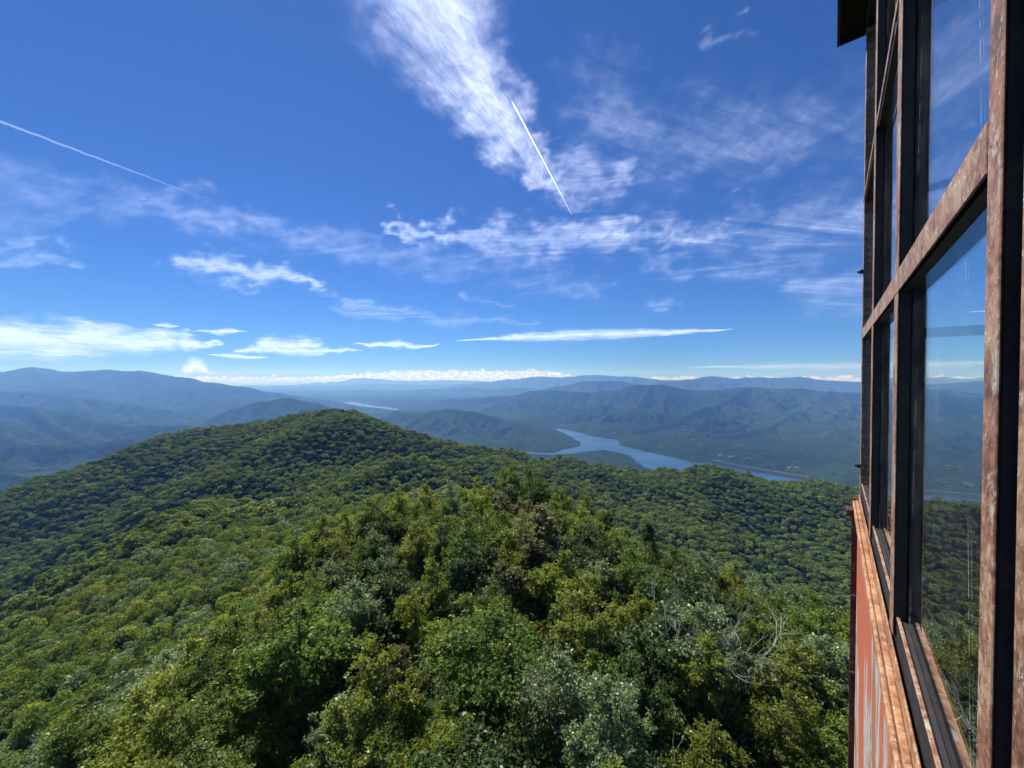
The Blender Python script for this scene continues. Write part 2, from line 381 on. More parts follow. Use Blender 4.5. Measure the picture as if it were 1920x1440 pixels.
def bark_mat(name, a, b):
    m, nt, out = new_mat(name); tc = nd(nt, 'ShaderNodeTexCoord')
    n = tex(nt, mapping(nt, tc.outputs['Object'], (9, 9, 1.6)), 1.6, 6)
    col = rmp(nt, n, [(0.35, a), (0.65, b)])
    p = nd(nt, 'ShaderNodeBsdfPrincipled', Roughness=0.85); nt.links.new(col, p.inputs['Base Color'])
    bp = nd(nt, 'ShaderNodeBump', Strength=0.6, Distance=0.02, Height=n); nt.links.new(bp.outputs[0], p.inputs['Normal'])
    nt.links.new(p.outputs[0], out.inputs['Surface']); return m

def terrain_mat():
    m, nt, out = new_mat('forest_ground'); ge = nd(nt, 'ShaderNodeNewGeometry'); pos = ge.outputs['Position']
    fl = mapping(nt, pos, (1, 1, 0.6))
    vo = nd(nt, 'ShaderNodeTexVoronoi', Scale=1 / 13.0); vo.feature = 'F1'
    wn = nd(nt, 'ShaderNodeTexNoise', Vector=fl, Scale=1 / 18.0, Detail=3.0)
    va = nd(nt, 'ShaderNodeVectorMath'); va.operation = 'MULTIPLY_ADD'; nt.links.new(wn.outputs['Color'], va.inputs[0]); va.inputs[1].default_value = (14, 14, 14); nt.links.new(fl, va.inputs[2])
    nt.links.new(va.outputs[0], vo.inputs['Vector'])
    big = tex(nt, fl, 1 / 420.0, 5.0, 0.6); mid = tex(nt, fl, 1 / 70.0, 5.0, 0.65)
    c = rmp(nt, mid, [(0.30, (0.012, 0.026, 0.011)), (0.5, (0.022, 0.042, 0.016)), (0.72, (0.044, 0.066, 0.022))])
    c = mix(nt, rmp(nt, big, [(0.42, 0.0), (0.62, 0.5)]), c, (0.042, 0.060, 0.022))
    hs = nd(nt, 'ShaderNodeHueSaturation', Color=c)
    rc = nd(nt, 'ShaderNodeSeparateXYZ'); nt.links.new(vo.outputs['Color'], rc.inputs[0])
    nt.links.new(mth(nt, 'MULTIPLY_ADD', rc.outputs[0], 0.9, 0.55), hs.inputs['Value'])
    p = nd(nt, 'ShaderNodeBsdfDiffuse', Color=hs.outputs[0])
    hgt = mth(nt, 'ADD', mth(nt, 'MULTIPLY', vo.outputs['Distance'], -5.0), mth(nt, 'MULTIPLY', mid, 26.0))
    bp = nd(nt, 'ShaderNodeBump', Strength=0.9, Distance=1.0, Height=hgt); nt.links.new(bp.outputs[0], p.inputs['Normal'])
    nt.links.new(p.outputs[0], out.inputs['Surface']); return m

def water_mat():
    m, nt, out = new_mat('lake_water'); ge = nd(nt, 'ShaderNodeNewGeometry'); pos = ge.outputs['Position']
    n = tex(nt, mapping(nt, pos, (1, 0.5, 1), (0, 0, R(30))), 1 / 22.0, 4.0); n2 = tex(nt, pos, 1 / 500.0, 3.0)
    p = nd(nt, 'ShaderNodeBsdfPrincipled', IOR=1.333); p.inputs['Base Color'].default_value = (0.03, 0.085, 0.16, 1)
    nt.links.new(rmp(nt, n2, [(0.4, 0.16), (0.62, 0.38)]), p.inputs['Roughness'])
    bp = nd(nt, 'ShaderNodeBump', Strength=0.25, Distance=0.5, Height=n); nt.links.new(bp.outputs[0], p.inputs['Normal'])
    nt.links.new(p.outputs[0], out.inputs['Surface']); return m

def plain(name, col, rough=0.7, metal=0.0, var=0.15, scale=0.3):
    m, nt, out = new_mat(name); ge = nd(nt, 'ShaderNodeNewGeometry')
    n = tex(nt, ge.outputs['Position'], scale, 5)
    hs = nd(nt, 'ShaderNodeHueSaturation', Color=(*col, 1)); nt.links.new(mth(nt, 'MULTIPLY_ADD', n, 2 * var, 1 - var), hs.inputs['Value'])
    p = nd(nt, 'ShaderNodeBsdfPrincipled', Roughness=rough, Metallic=metal); nt.links.new(hs.outputs[0], p.inputs['Base Color'])
    nt.links.new(p.outputs[0], out.inputs['Surface']); return m

# ------------------------------------------------------------------ ground sheet (polar grid, fine where the photograph looks)
az_f = np.radians(np.linspace(-63, 63, 760)); az_b = np.radians(np.linspace(63, 297, 40))[1:-1]
AZ = np.concatenate([az_f, az_b])
RR = np.concatenate([np.geomspace(2.0, 1500, 170)[:-1], np.geomspace(1500, 12500, 470)[:-1], np.geomspace(12500, 28500, 110)])
gA, gR = np.meshgrid(AZ, RR)           # rows = radii
GX = gR * np.sin(gA); GY = gR * np.cos(gA)
GZ = ground(GX, GY)
def build_ground():
    nr, na = GX.shape
    V = np.stack([GX, GY, GZ], -1).reshape(-1, 3)
    V = np.vstack([V, [[0, 0, float(ground(np.array([0.0]), np.array([0.0]))[0])]]])
    i = np.arange(nr - 1)[:, None] * na; j = np.arange(na)[None, :]; j2 = (j + 1) % na
    F = np.stack([i + j, i + na + j, i + na + j2, i + j2], -1).reshape(-1, 4)
    # the small hole at the middle: a fan
    c = len(V) - 1; k = np.arange(na - 1)
    me = np_mesh('ground', V, F[:, ::-1], smooth=True)
    g = link('ground', me, terrain_mat()); tag(g, kind='structure')
    g['label'] = 'wooded mountains, ridges and valleys rolling away to the horizon'
    del g['label']
    return g
build_ground()

# water lies at lake level under the whole valley; the land rises out of it
def flat(name, pts, z, mat):
    me = bpy.data.meshes.new(name); me.from_pydata([(x, y, z) for x, y in pts], [], [tuple(range(len(pts)))]); me.update()
    return link(name, me, mat)
wz = LAKE + CAMZ
tag(flat('lake', [(-4200, 1900), (3600, 1900), (3600, 11000), (-4200, 11000)], wz, water_mat()), kind='structure')

# ------------------------------------------------------------------ haze: the air between the mountains
def build_haze():
    x0, x1, y0, y1, z0, z1 = -29000, 29000, -29000, 29000, LAKE + CAMZ - 7, 480
    vs = [(x, y, z) for x in (x0, x1) for y in (y0, y1) for z in (z0, z1)]
    fs = [(0, 1, 3, 2), (4, 6, 7, 5), (0, 4, 5, 1), (2, 3, 7, 6), (0, 2, 6, 4), (1, 5, 7, 3)]
    me = bpy.data.meshes.new('haze'); me.from_pydata(vs, [], fs); me.update()
    m, nt, out = new_mat('haze_air')
    pv = nd(nt, 'ShaderNodeVolumePrincipled'); pv.inputs['Color'].default_value = (0.195, 0.43, 1.0, 1); pv.inputs['Absorption Color'].default_value = (1, 1, 1, 1)
    pv.inputs['Density'].default_value = 0.000088; pv.inputs['Anisotropy'].default_value = 0.25
    nt.links.new(pv.outputs[0], out.inputs['Volume'])
    m.cycles.homogeneous_volume = True
    tag(link('haze', me, m), kind='stuff')
build_haze()


# ------------------------------------------------------------------ clouds: thin sheets of ice cloud at their altitude, and contrails
def thin_ice(nt, out, a, col, ext=0.45):
    """ice crystals scatter sunlight forward and hide little of what is behind them"""
    tr = nd(nt, 'ShaderNodeBsdfTransparent'); g = mth(nt, 'SUBTRACT', 1.0, mth(nt, 'MULTIPLY', a, ext), clamp=True)
    cc = nd(nt, 'ShaderNodeCombineColor'); [nt.links.new(g, cc.inputs[i]) for i in range(3)]; nt.links.new(cc.outputs[0], tr.inputs['Color'])
    sc_ = nd(nt, 'ShaderNodeVectorMath'); sc_.operation = 'SCALE'; sc_.inputs[0].default_value = col; nt.links.new(a, sc_.inputs['Scale'])
    tl = nd(nt, 'ShaderNodeBsdfTranslucent'); nt.links.new(sc_.outputs[0], tl.inputs['Color'])
    ad = nd(nt, 'ShaderNodeAddShader'); nt.links.new(tr.outputs[0], ad.inputs[0]); nt.links.new(tl.outputs[0], ad.inputs[1]); nt.links.new(ad.outputs[0], out.inputs['Surface'])
def cloud_mat():
    m, nt, out = new_mat('cloud_ice')
    at = nd(nt, 'ShaderNodeAttribute'); at.attribute_name = 'ice'; at.attribute_type = 'GEOMETRY'
    af = nd(nt, 'ShaderNodeAttribute'); af.attribute_name = 'fibre'; af.attribute_type = 'GEOMETRY'
    n1 = tex(nt, mapping(nt, af.outputs['Vector'], (0.6, 3.4, 1)), 1.3, 12.0, 0.68, 1.1)
    n2 = tex(nt, mapping(nt, af.outputs['Vector'], (2.2, 6.0, 1)), 4.0, 8.0, 0.70, 1.6)
    n0 = tex(nt, af.outputs['Vector'], 0.9, 4.0, 0.6, 0.3)
    d = at.outputs['Fac']
    e = mth(nt, 'ADD', mth(nt, 'MULTIPLY', d, 0.36), mth(nt, 'MULTIPLY_ADD', n0, 0.6, n1))
    mr = nd(nt, 'ShaderNodeMapRange', Value=e); mr.interpolation_type = 'SMOOTHSTEP'; mr.inputs['From Min'].default_value = 0.74; mr.inputs['From Max'].default_value = 1.72
    a = mth(nt, 'MULTIPLY', mr.outputs[0], mth(nt, 'MULTIPLY_ADD', n2, 1.7, 0.10), clamp=True)
    lim = nd(nt, 'ShaderNodeMapRange', Value=d); lim.interpolation_type = 'SMOOTHSTEP'; lim.inputs['From Max'].default_value = 1.1
    a = mth(nt, 'MULTIPLY', a, lim.outputs[0])
    cl = nd(nt, 'ShaderNodeAttribute'); cl.attribute_name = 'opacity'; cl.attribute_type = 'GEOMETRY'
    a = mth(nt, 'MULTIPLY', a, cl.outputs['Fac'], clamp=True)
    thin_ice(nt, out, a, (0.50, 0.54, 0.63))
    return m
CM = cloud_mat()
def tp(x0, y0, x1, y1, w, d):
    xm, ym = (x0 + x1) / 2, (y0 + y1) / 2
    return [(x0, y0, xm, ym, 0.6, w, d), (xm, ym, x1, y1, w, 0.6, d)]
def cloud(label, alt, caps, wind=-12, step=0.3, warp=1.0, opacity=0.9, fs=1.0, chart=False):
    """caps: (px0, py0, px1, py1, half width, half width, density) measured in the photograph; the sheet lies at altitude alt"""
    S = []
    for (x0, y0, x1, y1, w0, w1, dn) in caps:
        S.append((np.array(az_el(x0, y0)), np.array(az_el(x1, y1)), w0 * 0.0725, w1 * 0.0725, dn))
    pad = max(max(a[2], a[3]) for a in S) * 1.15 + 0.4
    lo = np.min([np.minimum(a[0], a[1]) for a in S], 0) - pad; hi = np.max([np.maximum(a[0], a[1]) for a in S], 0) + pad
    lo[1] = max(lo[1], 0.15); hi[1] = min(hi[1], 46.5)
    sy = step * (0.35 if chart else 1.0)
    na = int((hi[0] - lo[0]) / step) + 2; ne = int((hi[1] - lo[1]) / sy) + 2
    A, E = np.meshgrid(np.linspace(lo[0], hi[0], na), np.linspace(lo[1], hi[1], ne))
    r = alt / np.tan(np.radians(E)); x = r * np.sin(np.radians(A)); y = r * np.cos(np.radians(A))
    k = len(label)
    wa = warp * np.clip(E * 0.10, 0.12, 2.2)
    Aw = A + wa * 1.6 * fbm(A / 5 + k, E / 2.5, 4, 0.6); Ew = E + wa * fbm(A / 4, E / 2.2 + k, 4, 0.6)
    dens = np.zeros_like(A)
    for (a, b, w0, w1, dn) in S:
        d = b - a; t = np.clip(((Aw - a[0]) * d[0] + (Ew - a[1]) * d[1]) / max(d @ d, 1e-9), 0, 1)
        dist = np.hypot(Aw - a[0] - t * d[0], Ew - a[1] - t * d[1]) / (w0 + (w1 - w0) * t)
        dens = np.maximum(dens, np.clip(1 - dist, 0, 1) * dn)
    edge = np.minimum(np.minimum(np.arange(na)[None, :], np.arange(na)[::-1][None, :]), np.minimum(np.arange(ne)[:, None], np.arange(ne)[::-1][:, None]))
    dens *= np.clip(edge / 2.0, 0, 1)
    V = np.stack([x, y, np.full_like(x, alt + CAMZ)], -1).reshape(-1, 3)
    i = np.arange(ne - 1)[:, None] * na; j = np.arange(na - 1)[None, :]
    F = np.stack([i + j, i + j + 1, i + na + j + 1, i + na + j], -1).reshape(-1, 4)
    D = dens.reshape(-1); F = F[(D[F] > 0).any(1)]
    used = np.unique(F); re = np.full(len(V), -1); re[used] = np.arange(len(used)); V = V[used]; F = re[F]
    me = np_mesh('cloud', V, F)
    if chart: fx, fy = A * 0.35 * fs, E * 1.0 * fs
    else:
        c, s_ = math.cos(R(wind)), math.sin(R(wind)); qx, qy = x / alt, y / alt
        fx, fy = (qx * c + qy * s_) * fs, (-qx * s_ + qy * c) * fs
    fib = np.stack([fx, fy, np.full_like(fx, k * 0.37)], -1).reshape(-1, 3)[used]
    for nm, ty, arr in (('ice', 'FLOAT', D[used]), ('opacity', 'FLOAT', np.full(len(used), opacity))):
        at = me.attributes.new(nm, ty, 'POINT'); at.data.foreach_set('value', np.ascontiguousarray(arr, dtype=np.float32))
    at = me.attributes.new('fibre', 'FLOAT_VECTOR', 'POINT'); at.data.foreach_set('vector', np.ascontiguousarray(fib, dtype=np.float32).ravel())
    c0 = V.mean(0); 
    vv = V - c0; me.vertices.foreach_set('co', np.ascontiguousarray(vv, dtype=np.float32).ravel()); me.update()
    o = link('cloud', me, CM, loc=tuple(c0)); o.visible_shadow = True
    return tag(o, label, 'cloud')
cloud('broad feathery white cirrus band slanting down from the top centre', 9000, [(790, -60, 850, 60, 190, 140, 1.9), (850, 60, 960, 250, 130, 78, 1.9), (960, 250, 1030, 345, 74, 34, 1.6)], wind=62, step=0.2, warp=0.55, opacity=0.95)
cloud('thin rippled cirrus patch just right of the short bright contrail', 8800, [(1060, 325, 1170, 345, 85, 60, 1.0), (1060, 380, 1120, 385, 40, 30, 0.95)], wind=-10, opacity=0.7)
cloud('faint scattered cirrus wisps high in the sky right of centre', 9200, [(1130, 190, 1230, 290, 120, 95, 0.85), (1230, 290, 1480, 265, 110, 80, 0.85), (1300, 225, 1610, 235, 90, 120, 0.7), (1610, 235, 1850, 150, 110, 80, 0.6)], wind=30, opacity=0.55)
cloud('tiny pale cirrus tuft near the top right beside the cabin eave', 9100, [(1340, 72, 1375, 50, 34, 26, 1.0)], wind=40, opacity=0.55)
cloud('bright streaky cirrus bank stretching left and right below the contrail', 8600, [(740, 430, 960, 450, 24, 60, 1.15), (960, 458, 1160, 438, 70, 50, 1.2), (1160, 440, 1350, 430, 50, 40, 0.8)], wind=-6, opacity=0.9, fs=0.8)
cloud('streaky cirrus bank running into the tower windows at right', 8400, [(1250, 455, 1370, 438, 30, 28, 1.2), (1350, 440, 1640, 415, 55, 105, 0.95), (1640, 415, 1900, 330, 105, 100, 0.7)], wind=12, opacity=0.8, fs=0.8)
cloud('curved hook of thin cirrus below the streaky bank right of centre', 8200, [(1190, 480, 1290, 516, 30, 28, 0.9), (1290, 516, 1500, 490, 30, 34, 0.85)], wind=-20, opacity=0.55)
cloud('small curled cirrus patch low in the sky next to the tower', 8100, [(1490, 535, 1620, 535, 44, 55, 1.0), (1530, 580, 1640, 580, 30, 30, 0.8)], wind=10, opacity=0.6)
cloud('long faint cirrus veil sweeping from the left edge towards the centre', 9400, [(-80, 322, 300, 385, 66, 46, 0.95), (300, 385, 560, 440, 42, 44, 1.0), (560, 440, 900, 505, 50, 60, 0.9), (900, 505, 1120, 545, 60, 40, 0.85), (-40, 395, 120, 405, 60, 30, 0.8)], wind=-28, opacity=0.5, fs=0.7)
cloud('short bright cirrus streak left of centre', 8000, [(330, 490, 430, 503, 28, 28, 1.35), (430, 498, 590, 530, 28, 18, 1.35), (400, 535, 490, 536, 14, 10, 0.9)], wind=-22, opacity=0.85)
cloud('thin cirrus line trailing down to the right below the bright streak', 7900, [(600, 540, 650, 566, 10, 14, 1.0), (650, 568, 770, 580, 20, 16, 1.1), (640, 582, 1000, 606, 26, 16, 0.9), (880, 560, 960, 572, 16, 14, 0.8)], wind=-10, opacity=0.6)
cloud('two thin cirrus lines at the left edge of the sky', 7800, [(-60, 452, 140, 466, 16, 10, 1.0), (-60, 480, 180, 503, 18, 12, 1.0)], wind=-20, opacity=0.6)
cloud('small faint cloud smudge above the long lens-shaped cloud', 7700, [(1210, 570, 1270, 576, 18, 14, 1.0)], opacity=0.5)
cloud('wide bright white cloud bank low at the left edge', 3000, [(-120, 630, 200, 634, 46, 40, 1.9), (200, 638, 430, 645, 36, 2, 1.8), (-60, 660, 150, 662, 10, 6, 1.4)], chart=True, step=0.2, warp=1.6, opacity=1.0, fs=1.0)
cloud('bright ragged white cloud low above the left mountains', 2900, [(440, 656, 560, 656, 6, 18, 1.8), (560, 656, 675, 660, 18, 1, 1.8), (490, 647, 590, 648, 20, 18, 1.8)], chart=True, step=0.12, warp=1.1, opacity=1.0)
cloud('flat white cloud sliver below the two low left cloud banks', 2800, tp(388, 664, 500, 671, 7, 2.2), chart=True, step=0.12, warp=0.5, opacity=0.95)
cloud('thin flat white cloud sliver above the gap between the low left cloud banks', 2820, tp(360, 619, 470, 625, 7, 2.2), chart=True, step=0.12, warp=0.5, opacity=0.95)
cloud('tiny white cloud fleck above the low left cloud bank', 2840, tp(290, 608, 340, 608, 7, 2.2), chart=True, step=0.1, warp=0.4, opacity=0.95)
cloud('thin flat white cloud left of the long lens-shaped cloud', 2700, tp(655, 646, 830, 648, 11, 2.2) + tp(730, 641, 790, 643, 7, 1.6), chart=True, step=0.12, warp=0.9, opacity=1.0)
cloud('long narrow lens-shaped white cloud low above the lake', 2600, [(855, 638, 960, 634, 0.6, 8, 1.8), (940, 634, 1060, 628, 9, 19, 1.8), (1060, 628, 1200, 625, 19, 14, 1.8), (1200, 625, 1375, 618, 14, 0.5, 2.0)], chart=True, step=0.15, warp=0.22, opacity=1.0)
cloud('pale thin cloud line just over the far right mountains', 2500, [(1290, 688, 1450, 687, 0.6, 9, 1.6), (1450, 687, 1950, 684, 9, 13, 1.5)], chart=True, step=0.2, warp=0.5, opacity=0.6)

cloud('small puffy white cumulus standing on the left mountain skyline', 2400, [(350, 694, 366, 684, 10, 17, 2.2), (366, 684, 384, 696, 15, 10, 2.2), (384, 699, 416, 703, 9, 4, 1.9)], chart=True, step=0.06, warp=0.45, opacity=1.0, fs=2.2)

def contrail_mat(name, op):
    m, nt, out = new_mat(name)
    lw = nd(nt, 'ShaderNodeLayerWeight', Blend=0.5); tc = nd(nt, 'ShaderNodeTexCoord')
    at = nd(nt, 'ShaderNodeAttribute'); at.attribute_name = 'ice'; at.attribute_type = 'GEOMETRY'
    n = tex(nt, tc.outputs['Object'], 1 / 160.0, 4)
    a = mth(nt, 'MULTIPLY', mth(nt, 'SUBTRACT', 1.0, lw.outputs['Facing'], clamp=True), mth(nt, 'MULTIPLY_ADD', n, 0.8, 0.6))
    a = mth(nt, 'MULTIPLY', mth(nt, 'MULTIPLY', a, op, clamp=True), at.outputs['Fac'], clamp=True)
    thin_ice(nt, out, a, (0.75, 0.75, 0.78), 0.4)
    return m
def contrail(label, p0, p1, alt, r0, r1, op, fade, wob=0.0):
    def at(px, py):
        a, e = az_el(px, py); r = alt / math.tan(R(e)); return np.array([r * math.sin(R(a)), r * math.cos(R(a)), alt + CAMZ])
    A, B = at(*p0), at(*p1); n = 90; k = 8; d = (B - A) / np.linalg.norm(B - A); sx = np.array([d[1], -d[0], 0.0]); up = np.array([0, 0, 1.0])
    t = np.linspace(0, 1, n); C = A + (B - A) * t[:, None]; rad = r0 + (r1 - r0) * t
    C = C + sx * (fbm(t * 22, t * 0 + 3, 3) * wob)[:, None] + up * (fbm(t * 20, t * 0 + 9, 3) * wob)[:, None]
    rad = rad * (1 + 0.12 * fbm(t * 40, t * 0 + 5, 3)) * np.clip(np.minimum(t, 1 - t) * 30, 0.05, 1)
    an = np.linspace(0, 2 * np.pi, k, endpoint=False)
    V = C[:, None] + rad[:, None, None] * (np.cos(an)[None, :, None] * sx + np.sin(an)[None, :, None] * up)
    V = V.reshape(-1, 3); c0 = V.mean(0)
    i = np.arange(n - 1)[:, None] * k; j = np.arange(k)[None, :]; j2 = (j + 1) % k
    F = np.stack([i + j, i + j2, i + k + j2, i + k + j], -1).reshape(-1, 4)
    me = np_mesh('contrail', V - c0, F, smooth=True)
    at_ = me.attributes.new('ice', 'FLOAT', 'POINT'); at_.data.foreach_set('value', np.repeat(np.interp(t, [0, 0.5, 1], fade), k).astype(np.float32))
    return tag(link('contrail', me, contrail_mat('contrail_ice', op), loc=tuple(c0)), label, 'contrail')
contrail('short bright white contrail above the centre of the view', (959, 188), (1073, 404), 9500, 34, 20, 1.3, (1, 1, 0.35))
contrail('faint spreading contrail crossing the upper left sky', (-60, 205), (400, 378), 9300, 62, 22, 0.13, (1, 0.9, 0.15), wob=24)


# ------------------------------------------------------------------ trees
def rvec(n, r): 
    a = r.normal(size=(n, 3)); return a / np.linalg.norm(a, axis=1, keepdims=True)
def leaf_quads(P, Nn, size, r, aspect=0.55, fold=0.16):
    """rhombic folded leaves at P with normals about Nn"""
    n = len(P); t = rvec(n, r); a = np.cross(Nn, t); a /= np.linalg.norm(a, axis=1, keepdims=True) + 1e-9; b = np.cross(Nn, a)
    L = (size * r.uniform(0.65, 1.3, n))[:, None]; W = L * aspect
    v0 = P - a * L * 0.5; v2 = P + a * L * 0.5; v1 = P + b * W * 0.5 + Nn * L * fold + a * L * 0.05; v3 = P - b * W * 0.5 + Nn * L * fold + a * L * 0.05
    return np.stack([v0, v1, v2, v3], 1).reshape(-1, 3), np.arange(4 * n).reshape(n, 4)
def tube(pts, radii, k=5):
    pts = np.asarray(pts, float); n = len(pts); d = np.gradient(pts, axis=0); d /= np.linalg.norm(d, axis=1, keepdims=True) + 1e-9
    ref = np.array([0.31, 0.87, 0.2]); a = np.cross(d, ref); a /= np.linalg.norm(a, axis=1, keepdims=True) + 1e-9; b = np.cross(d, a)
    an = np.linspace(0, 2 * np.pi, k, endpoint=False); rr = np.asarray(radii)[:, None, None]
    V = pts[:, None] + rr * (np.cos(an)[None, :, None] * a[:, None] + np.sin(an)[None, :, None] * b[:, None])
    i = np.arange(n - 1)[:, None] * k; j = np.arange(k)[None, :]; j2 = (j + 1) % k
    F = np.stack([i + j, i + j2, i + k + j2, i + k + j], -1).reshape(-1, 4)
    return V.reshape(-1, 3), F
def join(parts):
    V = []; F = []; o = 0
    for v, f in parts: V.append(v); F.append(f + o); o += len(v)
    return np.vstack(V), np.vstack(F)

def make_tree(seed, H=9.0, Rad=2.8, base=0.28, ncl=80, per=280, leaf=0.13, prof='round', nlead=7):
    """trunk, a few rising leaders of unequal height, clumps of leaf sprays along each leader"""
    r = np.random.default_rng(seed); wood = []
    nb = 9; tz = np.linspace(0, 0.94, nb) * H; bend = np.cumsum(r.normal(0, 0.06 * H / 9, (nb, 2)), 0); bend[0] = 0
    T = np.column_stack([bend, tz]); rad = np.interp(tz / H, [0, 0.1, 0.93], [0.016 * H + 0.03, 0.012 * H + 0.01, 0.02])
    wood.append(tube(T, rad, 7))
    on = lambda z: np.array([np.interp(z, tz, T[:, 0]), np.interp(z, tz, T[:, 1]), z])
    C = []; S = []
    if prof == 'cone': nlead = 1
    lead = []
    for k in range(nlead):
        a = k * 2.4 + r.uniform(-0.5, 0.5)
        if k == 0: tip = on(0.86 * H) + np.array([0, 0, (0.12 if prof == 'cone' else 0.05) * H]); p0 = on(base * H)
        else:
            q = Rad * r.uniform(0.40, 0.88); top = {'round': 0.93, 'oval': 0.97, 'vase': 1.0}.get(prof, 0.9) - 0.34 * (q / Rad) ** 1.6 * r.uniform(0.6, 1.5) - r.uniform(0, 0.13)
            tip = np.array([math.cos(a) * q, math.sin(a) * q, max(top, base + 0.2) * H]); p0 = on((base * 0.8 + 0.38 * r.uniform(0, 1)) * H * 0.9)
            if p0[2] > tip[2] - 0.22 * H: p0 = on(max(tip[2] - 0.35 * H, 0.15 * H))
        m_ = p0 * 0.45 + tip * 0.55; m_[:2] += (tip[:2] - p0[:2]) * 0.14; m_[2] -= 0.04 * H
        lead.append((p0, m_, tip, H * (1.0 if k == 0 else 0.75)))
        if k: wood.append(tube([p0, p0 * 0.5 + m_ * 0.5 + r.normal(0, 0.05, 3), m_, m_ * 0.4 + tip * 0.6 + r.normal(0, 0.06, 3), tip], [0.0085 * H, 0.007 * H, 0.005 * H, 0.003 * H, 0.01], 5))
    for i in range(ncl):
        p0, m_, tip, _ = lead[i % len(lead)]; t = r.uniform(0.12 if i % len(lead) == 0 else 0.3, 1.0) ** 0.8
        c = p0 * (1 - t) ** 2 + m_ * 2 * t * (1 - t) + tip * t * t
        wd = Rad * (0.95 * (1 - t) ** 0.8 + 0.05 if prof == 'cone' else 0.42 * (1 - t) + 0.19)
        a = r.uniform(0, 6.283); q = wd * r.uniform(0.3, 1.0) ** 0.6
        e = c + np.array([math.cos(a) * q, math.sin(a) * q, r.uniform(-0.05, 0.10) * H * (0.4 if prof != 'cone' else 0.0)])
        wood.append(tube([c - (tip - c) * 0.08, c * 0.45 + e * 0.55 + r.normal(0, 0.04, 3), e], [0.014 + 0.006 * q, 0.010, 0.004], 3))
        C.append(e); S.append(r.uniform(0.55, 1.25) * (0.75 + 0.4 * (1 - t)))
    C = np.array(C); n = ncl * per; ci = np.repeat(np.arange(ncl), per); sz = np.array(S)[ci][:, None] * Rad * 0.155
    NS = 13; spr = r.integers(0, NS, n); sd = rvec(ncl * NS, r).reshape(ncl, NS, 3); sd[..., 2] = sd[..., 2] * 0.8 + 0.35; sd = sd[ci, spr]
    tt = r.uniform(0.05, 1, n)[:, None] ** 0.7
    P = C[ci] + sd * tt * sz * 1.9 + r.normal(0, 1, (n, 3)) * sz * 0.20
    out = P - np.array([0, 0, H * 0.45]); out /= np.linalg.norm(out, axis=1, keepdims=True)
    Nn = rvec(n, r) * 0.85 + np.array([0, 0, 0.55]) + out * 0.4; Nn /= np.linalg.norm(Nn, axis=1, keepdims=True)
    return leaf_quads(P, Nn, leaf, r), join(wood)

M_GREEN = leaf_mat('leaves_green', (0.061, 0.104, 0.022), (0.085, 0.128, 0.027), (0.110, 0.146, 0.034))
M_OLIVE = leaf_mat('leaves_olive', (0.135, 0.168, 0.030), (0.152, 0.172, 0.034), (0.108, 0.150, 0.032))
M_GREY = leaf_mat('leaves_grey_green', (0.116, 0.152, 0.067), (0.128, 0.165, 0.076), (0.091, 0.134, 0.049), gloss=0.6)
M_DARK = leaf_mat('leaves_dark', (0.034, 0.061, 0.020), (0.044, 0.073, 0.022), (0.059, 0.083, 0.024), gloss=0.4, rough=0.5)
M_BROWN = leaf_mat('leaves_bronze', (0.095, 0.108, 0.038), (0.125, 0.112, 0.048), (0.085, 0.112, 0.034), gloss=0.5, rough=0.5)
BARK = bark_mat('bark', (0.05, 0.042, 0.032), (0.13, 0.115, 0.09)); DEADWOOD = bark_mat('dead_wood', (0.36, 0.34, 0.29), (0.64, 0.60, 0.53))
FOREST = leaf_mat('forest_leaves', (0.056, 0.098, 0.024), (0.081, 0.122, 0.029), (0.134, 0.156, 0.039), gloss=0.1)

#       name             seed H    Rad  base ncl per leaf  prof    material  description
KINDS = [('oak_tree',      1, 9.0, 3.3, 0.28, 88, 176, 0.198, 'round', M_GREEN, 'mid green round tree', 9),
         ('olive_tree',    2, 8.5, 2.7, 0.20, 80, 184, 0.180, 'oval', M_OLIVE, 'yellow-green leafy tree', 7),
         ('ash_tree',      3, 9.5, 2.7, 0.25, 84, 184, 0.162, 'oval', M_GREY, 'grey-green feathery tree', 8),
         ('laurel_tree',   4, 7.5, 2.8, 0.15, 80, 167, 0.204, 'round', M_DARK, 'dark glossy tree', 8),
         ('maple_tree',    5, 8.5, 2.5, 0.25, 60, 149, 0.204, 'oval', M_BROWN, 'bronze tinged sparse tree', 6),
         ('birch_tree',    6, 9.5, 2.3, 0.30, 66, 158, 0.156, 'vase', M_OLIVE, 'slender light green tree', 6),
         ('hickory_tree',  7, 10.0, 3.1, 0.33, 84, 176, 0.186, 'vase', M_GREEN, 'spreading green tree', 8),
         ('pine_tree',     8, 9.0, 2.0, 0.12, 100, 176, 0.120, 'cone', M_DARK, 'dark pointed evergreen', 1)]
NAMES = ['broadleaf_tree', 'broadleaf_tree', 'broadleaf_tree', 'broadleaf_tree', 'broadleaf_tree', 'broadleaf_tree', 'broadleaf_tree', 'pine_tree']
PROTO = []
for (nm, seed, H, Rd, ba, ncl, per, lf, pf, mt, desc, nl) in KINDS:
    (lv, lF), (wv, wF) = make_tree(seed, H, Rd, ba, ncl, per, lf, pf, nl)
    cm = np_mesh('crown', lv, lF); cm.materials.append(mt); tm = np_mesh('trunk', wv, wF, smooth=True); tm.materials.append(BARK)
    PROTO.append((cm, tm, float(np.percentile(lv[:, 2], 99.3)), Rd))
